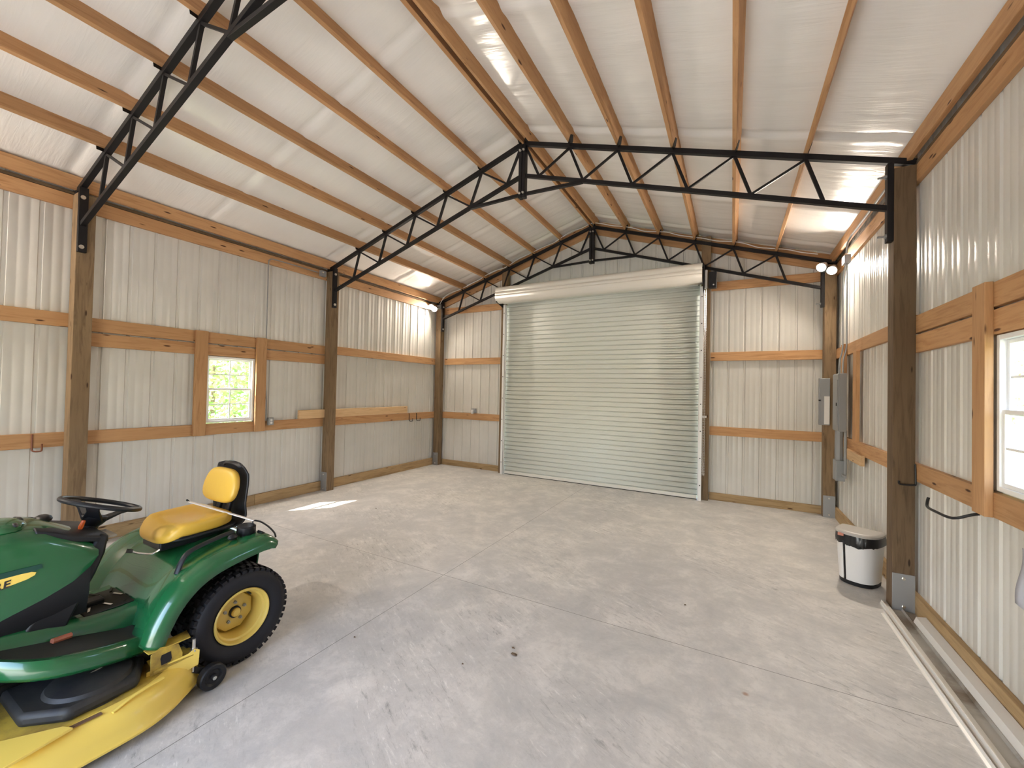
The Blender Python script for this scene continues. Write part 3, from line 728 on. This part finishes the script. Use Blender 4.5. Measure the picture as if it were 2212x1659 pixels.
MB().beam((2.2, .278, .286), (3.05, .278, .286), .10, .10).beam((2.3, -1.02, .21), (3.02, -1.02, .21), .05, .05).build('axle', BELTG, t, bevel=.01)
MB().box(XC-.17, XC+.17, -1.25, .45, .27, .40).build('chassis', BELTG, t, bevel=.01)
MB().box(XC-.28, XC+.22, .12, .40, .18, .46).build('transaxle', BELTG, t, bevel=.03)

# --- fender and seat deck: one moulded green body
def fender():
    path = [(-.205, .335), (-.175, .42), (-.115, .53), (-.035, .615), (.06, .672), (.17, .705), (.29, .725), (.39, .735), (.45, .725), (.492, .69)]
    pp = smoothpath([(0, a, b) for a, b in path], 4)
    R = []
    n = len(pp)
    for i, q in enumerate(pp):
        a = pp[max(i-1, 0)]; b = pp[min(i+1, n-1)]; d = (b-a).normalized(); nr = V((0, -d.z, d.y))   # outward/up normal
        tt = i/(n-1)
        row = []
        top = .025*math.sin(math.pi*min(1, max(0, (tt-.15)/.85)))
        for x, off in ((.555, -.075), (.548, -.035), (.530, -.010), (.505, .0), (.44, .006), (.36, .004), (.30, -.010), (.27, -.03*0-.014), (.20, -.016), (.10, -.016)):
            yy = off
            if tt < .35 and x < .33: yy -= .02*(1-tt/.35)
            if x > .51: yy *= (1.0 if tt < .9 else 1.0-(tt-.9)*3)
            row.append(q+V((x, 0, 0))+nr*yy)
        full = row+[V((-r.x, r.y, r.z)) for r in reversed(row)]
        R.append([V((XC+r.x, r.y, r.z)) for r in full])
    MB().grid(R).build('fender_body', GREEN, t, smooth=60, solid=.006)
    # rear panel
    MB().prism([(-.30, .40), (.30, .40), (.36, .70), (-.36, .70)], (XC, .47, 0), (1,0,0), (0,0,1), (0, .012, 0)).build('rear_panel', GREEN, t, bevel=.003)
fender()
# --- tunnel between the footrests
def tunnel():
    R = []
    for y, hw, zt in ((-.92, .225, .57), (-.62, .225, .535), (-.48, .224, .508), (-.40, .224, .482), (-.34, .225, .464), (-.20, .23, .455), (-.13, .235, .46), (-.09, .24, .52)):
        R.append([(XC-hw-.02, y, .36), (XC-hw-.015, y, .40), (XC-hw, y, zt-.02), (XC-hw+.025, y, zt), (XC+hw-.025, y, zt), (XC+hw, y, zt-.02), (XC+hw+.015, y, .40), (XC+hw+.02, y, .36)])
    MB().grid(R).build('tunnel_cover', GREEN, t, smooth=50)
    tp_ = MB().box(XC-.13, XC+.16, -.335, -.11, .458, .466).build('tread_plate', PADM, t, bevel=.004)
    random.seed(5)
    for k in range(9):
        x = XC-.10+.10*(k % 3); y = -.30+.075*(k//3)
        MB().hexa((x, y, .469), V((.030, .010*(1 if k % 2 else -1), 0)), V((-.002, .006, 0)), V((0,0,.004))).build('raised_cleat', CHROME if k in (2, 5, 7) else PADM, tp_, smooth=0)
    MB().box(XC-.03, XC+.05, -.30, -.22, .462, .490).build('lever_boot', BLACKP, tp_, bevel=.008)
tunnel()
# --- footrests
for s in (1, -1):
    out = [(.30, -.62), (.22, -.70), (.10, -.72)]
    outer = [(.440, -.13), (.478, -.28), (.493, -.40), (.478, -.54), (.385, -.66), (.22, -.74), (.05, -.78)]
    inner = [(.21, -.13), (.21, -.28), (.21, -.40), (.19, -.50), (.14, -.58), (.10, -.62), (.02, -.66)]
    def up_(q): return V((XC+s*q.x, q.y, q.z+max(0, -q.y-.2)*.24))
    oo = smoothpath([(a, b, 0) for a, b in outer], 4); ii = smoothpath([(a, b, 0) for a, b in inner], 4)
    R = []
    for a, b in zip(oo, ii):
        d = (b-a); L = d.length; d = d/L
        row = [a+V((0,0,.290)), a-d*.004+V((0,0,.305)), a+V((0,0,.355)), a+d*.012+V((0,0,.372)), a+d*.03+V((0,0,.374)), a+d*.05+V((0,0,.362)), b+V((0,0,.362))]
        R.append([up_(q) for q in row])
    MB().grid(R).build('footrest', GREEN, t, smooth=50, solid=.004)
    R = []
    for a, b in list(zip(oo, ii))[:-3]:
        d = (b-a); L = d.length; d = d/L
        R.append([up_(q) for q in (a+d*.055+V((0,0,.3645)), a+d*.06+V((0,0,.368)), b-d*.01+V((0,0,.368)))])
    MB().grid(R).build('foot_pad', PADM, t, smooth=30)
o = MB().tube([(2.935, -.475, .443), (2.915, -.405, .432)], .014, 8).build('brake_pedal', mat('faded_orange_plastic', (.42, .13, .07), .5), t); o['label'] = 'faded orange pedal tip on the footrest'
# --- hood
def hood():
    st = [(-1.34, .175, .78, .60, .50), (-1.30, .20, .84, .56, .46), (-1.15, .225, .915, .52, .42), (-.95, .238, .965, .53, .42), (-.75, .242, 1.0, .57, .42), (-.62, .242, 1.012, .615, .42), (-.50, .241, 1.0, .655, .42), (-.40, .238, .945, .70, .42), (-.335, .232, .905, .755, .42), (-.305, .224, .885, .80, .42)]
    def sec(y, hw, zt, zl):
        pts = []
        for k in range(0, 9):
            u = k/8
            pts.append((hw*(.985-.0*u)+.004*math.sin(u*math.pi), lerp(zl, zt-.085, u)))
        pts += [(hw-.006, zt-.06), (hw-.022, zt-.038), (hw-.055, zt-.018), (hw-.11, zt-.004), (hw*.25, zt+.004), (0, zt+.006)]
        full = pts+[(-a, b) for a, b in reversed(pts[:-1])]
        return [V((XC+a, y, b)) for a, b in full]
    R = [sec(*q[:4]) for q in st]
    h = MB().grid(R); h.f.append(tuple(range(len(R[0])))); h.build('hood', GREEN, t, smooth=50)
    # black side panels and dash tower below and behind the hood
    R = []
    for y, hw, zt, zl, zb in st[:-1]:
        zb = .50
        R.append([V((XC+s_*(hw-d), y, z)) for s_, d, z in ((1, .004, zl+.02), (1, .012, (zl+zb)/2), (1, .05, zb), (-1, .05, zb), (-1, .012, (zl+zb)/2), (-1, .004, zl+.02))])
    MB().rings(R).build('side_panel', BLACKP, t, smooth=50)
    MB().prism([(-.30, .905), (-.262, .895), (-.275, .80), (-.31, .70), (-.365, .58), (-.41, .47), (-.50, .43), (-.60, .43), (-.45, .70), (-.36, .80)], (XC-.215, 0, 0), (0,1,0), (0,0,1), (.43, 0, 0)).build('dash_tower', BLACKP, t, bevel=.012)
    MB().rings([[V((XC+a*w2, y, z+b)) for a, b in ((-1, -.03), (-1, 0), (-.85, .012), (.85, .012), (1, 0), (1, -.03))] for y, z, w2 in ((-.53, .985, .205), (-.46, .962, .220), (-.40, .928, .222), (-.31, .900, .218), (-.262, .884, .205))]).build('dashboard', BLACKP, t, bevel=.006)
    # cowl hump with dark vents
    MB().sphere((XC+.05, -.62, 1.0), .12, 20, (1.1, .75, .36)).build('fuel_cowl', GREEN, t)
    for dx, dy in ((.13, -.585), (.03, -.55)):
        MB().sphere((XC+dx, dy, 1.018), .028, 12, (1.2, .5, .5)).build('vent', BLACKP, t)
    MB().sphere((XC-.14, -.43, .965), .045, 12, (1.2, .8, .5)).tube([(XC-.10, -.55, .985), (XC-.14, -.45, .965)], .012, 6).build('throttle_lever', BLACKP, t)
    # yellow side stripe, sunk line above, lettering
    for s in (1, -1):
        X0 = XC+s*.2425
        def zl(y): return .803+(y+.536)*.0
        up = [(-1.22, .795), (-.66, .806), (-.58, .808), (-.548, .806), (-.532, .799), (-.536, .787), (-.56, .776), (-.66, .757), (-1.22, .700)]
        stripe = MB().prism(up, (X0+s*.001, 0, 0), (0,1,0), (0,0,1), (s*.0025, 0, 0)).build('side_stripe', YEL, t, smooth=0)
        dk = [(-1.22, .795), (-.66, .806), (-.58, .808), (-.548, .806), (-.510, .812), (-.515, .832), (-.58, .833), (-1.22, .828)]
        MB().prism(dk, (X0+s*.0005, 0, 0), (0,1,0), (0,0,1), (s*.002, 0, 0)).build('stripe_recess', mat('dark_green_recess', (.004, .05, .035), .5), t, smooth=0)
        cu = bpy.data.curves.new('lettering', 'FONT'); cu.body = 'JOHN DEERE'; cu.size = .046; cu.extrude = .0006; cu.shear = .2; cu.space_character = 1.12; cu.offset = .0012
        cu.align_x = 'RIGHT' if s > 0 else 'LEFT'
        to = bpy.data.objects.new('lettering_tmp', cu); COL.objects.link(to)
        bpy.context.view_layer.update(); dg = bpy.context.evaluated_depsgraph_get()
        me = bpy.data.meshes.new_from_object(to.evaluated_get(dg)); COL.objects.unlink(to)
        me.materials.clear(); me.materials.append(INK)
        X_ = X0+s*.0045
        R3 = Matrix(((0, 0, s), (s, 0, 0), (0, 1, 0))).to_4x4()
        ML = Matrix.Translation(V((X_, -.612, .762))) @ Matrix.Rotation(math.radians(6), 4, 'X') @ R3
        bt_ = bmesh.new(); bt_.from_mesh(me); bmesh.ops.remove_doubles(bt_, verts=bt_.verts, dist=1e-6); bt_.verts.ensure_lookup_table()
        seen = set()
        for v0 in bt_.verts:
            if v0.index in seen: continue
            isl = []; stack = [v0]; seen.add(v0.index)
            while stack:
                q = stack.pop(); isl.append(q)
                for e in q.link_edges:
                    o2 = e.other_vert(q)
                    if o2.index not in seen: seen.add(o2.index); stack.append(o2)
            idx = {q.index: k for k, q in enumerate(isl)}
            fs = [[idx[q.index] for q in f.verts] for f in bt_.faces if f.verts[0].index in idx]
            lm = MB(); lm.add([ML @ q.co for q in isl], fs); lm.build('letter', INK, stripe, smooth=0)
        bt_.free()
hood()
# --- steering wheel
def steer():
    tilt = math.radians(20); c = V((XC, -.235, 1.022)); nrm = V((0, math.sin(tilt), math.cos(tilt))).normalized(); ex = V((1,0,0)); ey = nrm.cross(ex)
    Rr = .172
    rim = MB().tube([c+(ex*math.cos(a)+ey*math.sin(a))*Rr for a in [2*math.pi*i/40 for i in range(40)]], .0135, 10, True)
    w_ = rim.build('steering_wheel', BLACKP, t)
    hubc = c-nrm*.075
    for k in range(3):
        a = math.radians(90+120*k); tip = c+(ex*math.cos(a)+ey*math.sin(a))*(Rr-.008); tn = (-ex*math.sin(a)+ey*math.cos(a))
        R = [[hubc+(ex*math.cos(a)+ey*math.sin(a))*.03+tn*q*.045-nrm*(.02 if e else 0) for q, e in ((-1,0),(1,0),(1,1),(-1,1))], [lerp(hubc, tip, .6)+tn*q*.028-nrm*(.012 if e else 0) for q, e in ((-1,0),(1,0),(1,1),(-1,1))], [tip+tn*q*.03-nrm*(.008 if e else 0) for q, e in ((-1,0),(1,0),(1,1),(-1,1))]]
        MB().rings(R).build('spoke', BLACKP, w_, bevel=.004)
    MB().lathe([(-.05, .03), (-.03, .045), (.0, .06), (.012, .055), (.018, 0)], hubc, nrm, 24).build('wheel_hub', BLACKP, w_)
    MB().tube([hubc-nrm*.02, hubc-nrm*.13], .034, 14).build('steering_column', BLACKP, t)
    o = MB().tube([(XC+.075, -.345, .905), (XC+.078, -.338, .935), (XC+.08, -.328, .965)], [.008, .016, .012], 10, flat=.7).build('choke_lever', ORANGE, t); o['label'] = 'orange lever on the dashboard'
    MB().box(XC+.04, XC+.20, -.275, -.225, .872, .884).build('dash_tray', mat('dusty_tan_plastic', (.28, .25, .2), .6), t, bevel=.003)
steer()
# --- seat
def seat():
    def pad(cx_, cy_, cz_, hx, hy, hz, px, py, ex=3.2, n=22, m_=40, bol=None, tp=0):
        """superellipsoid cushion in a tilted frame"""
        R = []
        for i in range(1, n):
            ph = -math.pi/2+math.pi*i/n; row = []
            cp = abs(math.cos(ph))**.5; sp_ = math.copysign(abs(math.sin(ph))**.7, math.sin(ph))
            for k in range(m_):
                th = 2*math.pi*k/m_
                a = math.copysign(abs(math.cos(th))**(2/ex), math.cos(th))*cp; b = math.copysign(abs(math.sin(th))**(2/ex), math.sin(th))*cp
                zz = sp_*hz
                if bol: zz = bol(a, b, zz, sp_)
                row.append(V((cx_, cy_, cz_))+px*(a*hx*(1-tp*max(0, b)))+py*(b*hy)+px.cross(py)*zz)
            R.append(row)
        return MB().rings(R)
    ex = V((1,0,0))
    tl = math.radians(2); ey = V((0, math.cos(tl), math.sin(tl)))
    def bol(a, b, z, s_):
        if s_ > 0:
            side = max(0, abs(a)-.55)/.45; bk = max(0, b-.3)/.7; mid = math.exp(-(a/.5)**2-((b-.1)/.6)**2)
            z += .026*side*(1 if b > -.75 else .5)-.028*mid+.012*bk
        z -= .045*max(0, -b-.55)/.45
        return z
    # rear edge low, front edge raised
    base = pad(XC, .215, .765, .226, .212, .022, ex, ey, 4); base.build('seat_pan', BLACKP, t, smooth=60)
    pad(XC, .190, .808, .240, .212, .044, ex, ey, 3.4, 26, 48, bol).build('seat_cushion', SEATY, t, smooth=60)
    # backrest leaning back
    bl = math.radians(14); up = V((0, math.sin(bl), math.cos(bl))); 
    pad(XC, .392, 1.015, .205, .118, .034, -ex, up, 3.4, 24, 44, lambda a, b, z, s_: z-(.018*math.exp(-(a/.6)**6-(b/.62)**6) if s_ > 0 else 0), .16).build('backrest_cushion', SEATY, t, smooth=60)
    # black shell: one curved scoop from the pan up behind the backrest
    path = smoothpath([(0, .05, .752), (0, .30, .735), (0, .42, .742), (0, .475, .80), (0, .475, .90), (0, .485, 1.02), (0, .490, 1.10), (0, .470, 1.165), (0, .44, 1.155)], 5)
    wid = [.215, .225, .225, .215, .21, .215, .205, .155, .10]
    R = []
    n = len(path)
    for i, q in enumerate(path):
        f = i/(n-1)*(len(wid)-1); k = min(int(f), len(wid)-2); hw = lerp(wid[k], wid[k+1], f-k)
        a = path[max(i-1, 0)]; b = path[min(i+1, n-1)]; d = (b-a).normalized(); nr = V((0, -d.z, d.y))
        R.append([V((XC+u*hw, q.y, q.z))+nr*(.030*abs(u)**3) for u in (-1, -.9, -.6, -.2, .2, .6, .9, 1)])
    MB().grid(R).build('seat_shell', BLACKP, t, smooth=60, solid=.012)
    for dx in (-.06, .06):
        MB().beam((XC+dx, .40, .80), (XC+dx, .43, .93), .045, .02).build('backrest_support', BLACKP, t, bevel=.004)
    MB().box(XC-.12, XC+.12, .0, .36, .69, .75).build('seat_mount', BLACKP, t, bevel=.01)
    MB().tube(smoothpath([(XC+.19, -.03, .728), (XC+.20, -.07, .72), (XC+.17, -.12, .735), (XC+.15, -.145, .75)], 4), .006, 8).build('seat_lever', CHROME, t)
    MB().tube([(XC+.15, -.14, .748), (XC+.142, -.165, .757)], .012, 8).build('lever_knob', PADM, t)
    # fender grab handle, filler cap, tail light
    MB().tube(smoothpath([(XC+.40, -.025, .63), (XC+.385, .01, .70), (XC+.375, .06, .735), (XC+.37, .20, .765), (XC+.365, .29, .775)], 4), .017, 10, flat=.6).build('grab_handle', BLACKP, t)
    MB().lathe([(0, .05), (.012, .056), (.055, .054), (.062, .044), (.062, 0)], (XC+.365, .37, .735), (.1, 0, 1), 24, True).build('filler_cap', BLACKP, t, smooth=30)
    MB().sphere((XC+.40, .27, .752), .025, 12, (1, 1.2, .8)).build('handle_boss', BLACKP, t)
    MB().prism([(0, 0), (.012, .02), (.10, -.055), (.095, -.08)], (XC+.40, .415, .735), (0,1,0), (0,0,1), (.05, 0, 0)).build('tail_trim', BLACKP, t, bevel=.004)
seat()
# --- cutting deck
def deck():
    rimo = [(3.14, .07), (3.215, .04), (3.295, -.06), (3.360, -.165), (3.392, -.28), (3.392, -.45), (3.385, -.60), (3.36, -.75), (3.26, -.90), (3.05, -.98), (2.69, -1.0), (2.32, -.98), (2.12, -.90), (2.02, -.75), (1.99, -.6), (1.99, -.28), (2.03, -.1), (2.2, .05), (2.45, .08), (2.69, -.02), (2.93, .08)]
    P0 = smoothpath([(a, b, 0) for a, b in rimo]+[(rimo[0][0], rimo[0][1], 0)], 4)[:-1]
    c = V((2.69, -.46, 0))
    def ring(k, z): return [V((c.x+(q.x-c.x)*k, c.y+(q.y-c.y)*k, z)) for q in P0]
    MB().rings([ring(1.0, .045), ring(1.008, .048), ring(1.008, .058), ring(.995, .065), ring(.985, .11), ring(.965, .155), ring(.93, .18), ring(.885, .193), ring(.86, .196)], cap=False).build('deck_shell', YEL, t, smooth=50)
    MB().rings([ring(.865, .196), ring(.80, .200), ring(.4, .202), ring(.02, .203)]).build('deck_top', DECKT, t, smooth=50)
    # spindle cover and belt shield (black, dusty)
    MB().lathe([(.0, .17), (.05, .168), (.075, .15), (.085, .11), (.086, 0)], (3.10, -.38, .20), (0,0,1), 36).build('pulley_cover', BELTG, t, smooth=40)
    MB().lathe([(.0, .15), (.05, .148), (.07, .13), (.075, 0)], (2.69, -.62, .20), (0,0,1), 36).build('pulley_cover', BELTG, t, smooth=40)
    MB().prism([(2.85, -.62), (3.14, -.62), (3.28, -.50), (3.27, -.25), (3.10, -.17), (2.85, -.17)], (0,0,.20), (1,0,0), (0,1,0), (0,0,.06)).build('belt_shield', BELTG, t, bevel=.02)
    # reinforcing rib, warning decal, lift bracket
    MB().tube(smoothpath([(3.345, -.37, .186), (3.325, -.30, .20), (3.31, -.22, .205), (3.30, -.16, .204)], 4), .008, 8, flat=.6).build('deck_rib', YEL, t)
    MB().prism([(3.300, -.53), (3.322, -.53), (3.330, -.40), (3.308, -.40)], (0,0,.193), (1,0,0), (0,1,0), (0,0,.004)).build('decal', mat('worn_brown_decal', (.16, .09, .05), .6), t, smooth=0)
    br = MB(); br.prism([(-.19, .20), (-.05, .20), (-.05, .25), (-.07, .31), (-.15, .33), (-.19, .31)], (3.225, 0, 0), (0,1,0), (0,0,1), (.005, 0, 0))
    br.build('hanger_bracket', DECKT, t, bevel=.001)
    MB().prism([(-.145, .235), (-.105, .235), (-.100, .25), (-.105, .288), (-.145, .288), (-.15, .27)], (3.2305, 0, 0), (0,1,0), (0,0,1), (.0015, 0, 0)).build('bracket_slot', BLACKP, t, smooth=0)
    MB().prism([(3.17, -.20), (3.23, -.20), (3.24, -.02), (3.15, .0)], (0,0,.318), (1,0,0), (0,1,0), (0,0,.005)).build('bracket_flange', DECKT, t, smooth=0)
    # gauge wheel arm: yellow cheek, pin and wheel
    ck = [(-.20, .17), (-.05, .14), (.018, .155), (.022, .235), (.0, .25), (-.03, .235), (-.20, .222)]
    MB().prism(ck, (3.245, 0, 0), (.18,1,0), (0,0,1), (.006, 0, 0)).build('gauge_arm', YEL, t, bevel=.002)
    MB().prism([(3.10, -.16), (3.245, -.18), (3.25, .0), (3.12, .02)], (0,0,.218), (1,0,0), (0,1,0), (0,0,.005)).build('gauge_gusset', DECKT, t, smooth=0)
    MB().tube([(3.235, .0, .12), (3.235, .0, .30)], .0085, 10).build('height_pin', ZINC, t)
    MB().lathe([(0, .018), (.01, .018), (.012, .01)], (3.235, 0, .235), (0,0,1), 6).build('pin_nut', ZINC, t, smooth=0)
    MB().beam((3.235, .0, .13), (3.235, .075, .075), .012, .03).build('wheel_strut', BELTG, t)
    gw = MB().lathe([(-.026, .03), (-.024, .062), (-.018, .068), (.018, .068), (.024, .062), (.022, .045), (.012, .035), (.012, .018), (.026, .016), (.026, 0)], (3.285, .072, .068), (1,0,0), 32).build('gauge_wheel', BLACKP, t, smooth=30)
    MB().lathe([(.026, .011), (.034, .011), (.036, 0)], (3.285, .072, .068), (1,0,0), 6).build('axle_bolt', ZINC, gw, smooth=0)
    # discharge deflector folded at the front left
    MB().prism([(3.15, -.72), (3.385, -.72), (3.345, -.50), (3.30, -.52)], (0,0,.20), (1,0,0), (0,1,0), (0,0,.012)).build('deflector', YEL, t, bevel=.002)
    MB().tube([(3.09, -.50, .262), (3.09, -.335, .290)], .0035, 6).build('lift_rod', ZINC, t)
    MB().box(2.75, 3.09, -.20, -.08, .20, .30).build('rear_baffle', BELTG, t, bevel=.01)
    MB().lathe([(0, .008), (.03, .008), (.035, .012), (.045, .012), (.045, 0)], (3.19, -.12, .32), (0,0,1), 8).build('hanger_bolt', ZINC, t)
deck()
# rod lying across seat and fender
t = thing('cleaning_rod', (2.6, .02, .9))
p0, p1 = V((2.62, .215, .925)), V((3.045, .415, .815))
MB().beam(p0, p1, .016, .007).build('rod', mat('pale_rod', (.70, .66, .62), .4), t, bevel=.001)
MB().tube([p0-V((.012, .006, -.012)), p0+V((.006,.003,-.004))], .006, 6).build('tip', BLACKP, t)
MB().tube([p1-V((.005,.003,0)), p1+V((-.008,-.008,-.025))], .005, 6).tube(smoothpath([p1+V((.0,.0,.0)), p1+V((.02,.03,-.012)), p1+V((.06,.06,-.045)), p1+V((.09,.085,-.09)), p1+V((.10, .09, -.12))], 3), .010, 6, flat=.5).build('folded_end', BLACKP, t)
tag(t, 'thin pale rod with black ends lying across the mower seat and fender', 'rod')
# dry leaf and crumbs on the slab
def leaf(x, y, s, label):
    mb = MB(); random.seed(int(x*100)); pts = [(math.cos(a)*s*(.6+.5*random.random()), math.sin(a)*s*.5*(.6+.5*random.random())) for a in [2*math.pi*i/11 for i in range(11)]]
    R = [[(x+a, y+b, .002+.006*random.random()) for a, b in pts], [(x+a*.4, y+b*.4, .012) for a, b in pts]]
    o = mb.rings(R).build('dry_leaf', LEAF2, origin=(x, y, 0), smooth=0); tag(o, label, 'leaf', 'dry leaves and crumbs on the slab')
leaf(4.633, 1.196, .028, 'crumpled dry leaf on the concrete in the foreground centre')
leaf(4.60, 1.25, .012, 'small crumb just behind the crumpled leaf in the foreground')
leaf(4.40, .95, .010, 'small dark crumb on the slab left of the crumpled leaf')
leaf(3.60, .80, .010, 'tiny dark crumb on the slab between leaf and rear wheel')
leaf(1.42, 3.02, .012, 'dark crumb on the slab in front of the middle left post')
leaf(5.55, 2.45, .012, 'dark crumb on the slab toward the trash bin')

# ================================================================== OUTDOORS
g = MB().box(-40, 45, -40, 45, -.35, -.16).build('lawn', GRASSM, smooth=0); tag(g, 'sunny grass lawn outside around the building', 'lawn', kind='stuff')
ap = MB().box(-4, 12, -16, YB-.03, -.16, -.02).build('bounce_slab', mat('pale_gravel', (.52, .50, .46), .9), smooth=0); tag(ap, 'unseen pale slab added outside to cut green bounce light', 'bounce_slab')  # unseen slab added to keep green lawn bounce out of the doorway
def bush(x, y, r, h, label, seed):
    random.seed(seed); t = thing('leafy_bush', (x, y, -.16)); mb = MB()
    for k in range(2600):
        u = random.gauss(0, 1); v = random.gauss(0, 1); q = random.gauss(0, 1); d = V((u, v, q)).normalized()*(random.random()**.25)
        c = V((x+d.x*r, y+d.y*r, h*.5+d.z*h*.44)); s = random.uniform(.05, .12)
        a = V((random.gauss(0,1), random.gauss(0,1), random.gauss(0,1))).normalized(); b = a.orthogonal().normalized()
        mb.add([c-a*s, c+b*s*.5, c+a*s, c-b*s*.5], [(0,1,2,3)])
    mb.build('foliage', LEAF, t, smooth=0, recalc=False)
    MB().tube([(x, y, -.152), (x+.05, y, h*.6)], [.08, .04], 8).build('trunk', TREATED, t)
    tag(t, label, 'bush', 'leafy bushes outside the windows')
for i, (x, y, r, h) in enumerate([(-8.5, 2.2, 1.45, 3.4), (-8.2, 5.4, 1.55, 3.8), (-8.0, 8.8, 1.6, 3.6), (-12.5, 4.0, 1.9, 5.2), (-12.4, 8.2, 1.9, 5.2)]):
    bush(x, y, r, h, f'leafy green bush outside the left window, {ordn(i)} of five from the camera side', 20+i)
for i, (x, y, r, h) in enumerate([(12.5, 19.0, 2.2, 4.2), (17.5, 21.0, 2.6, 5.0), (14.0, 26.0, 2.6, 5.2)]):
    bush(x, y, r, h, ['leafy bush seen through the right window, nearest of three', 'leafy bush seen through the right window, farthest to the right', 'leafy bush seen through the right window, toward the far wall'][i], 40+i)
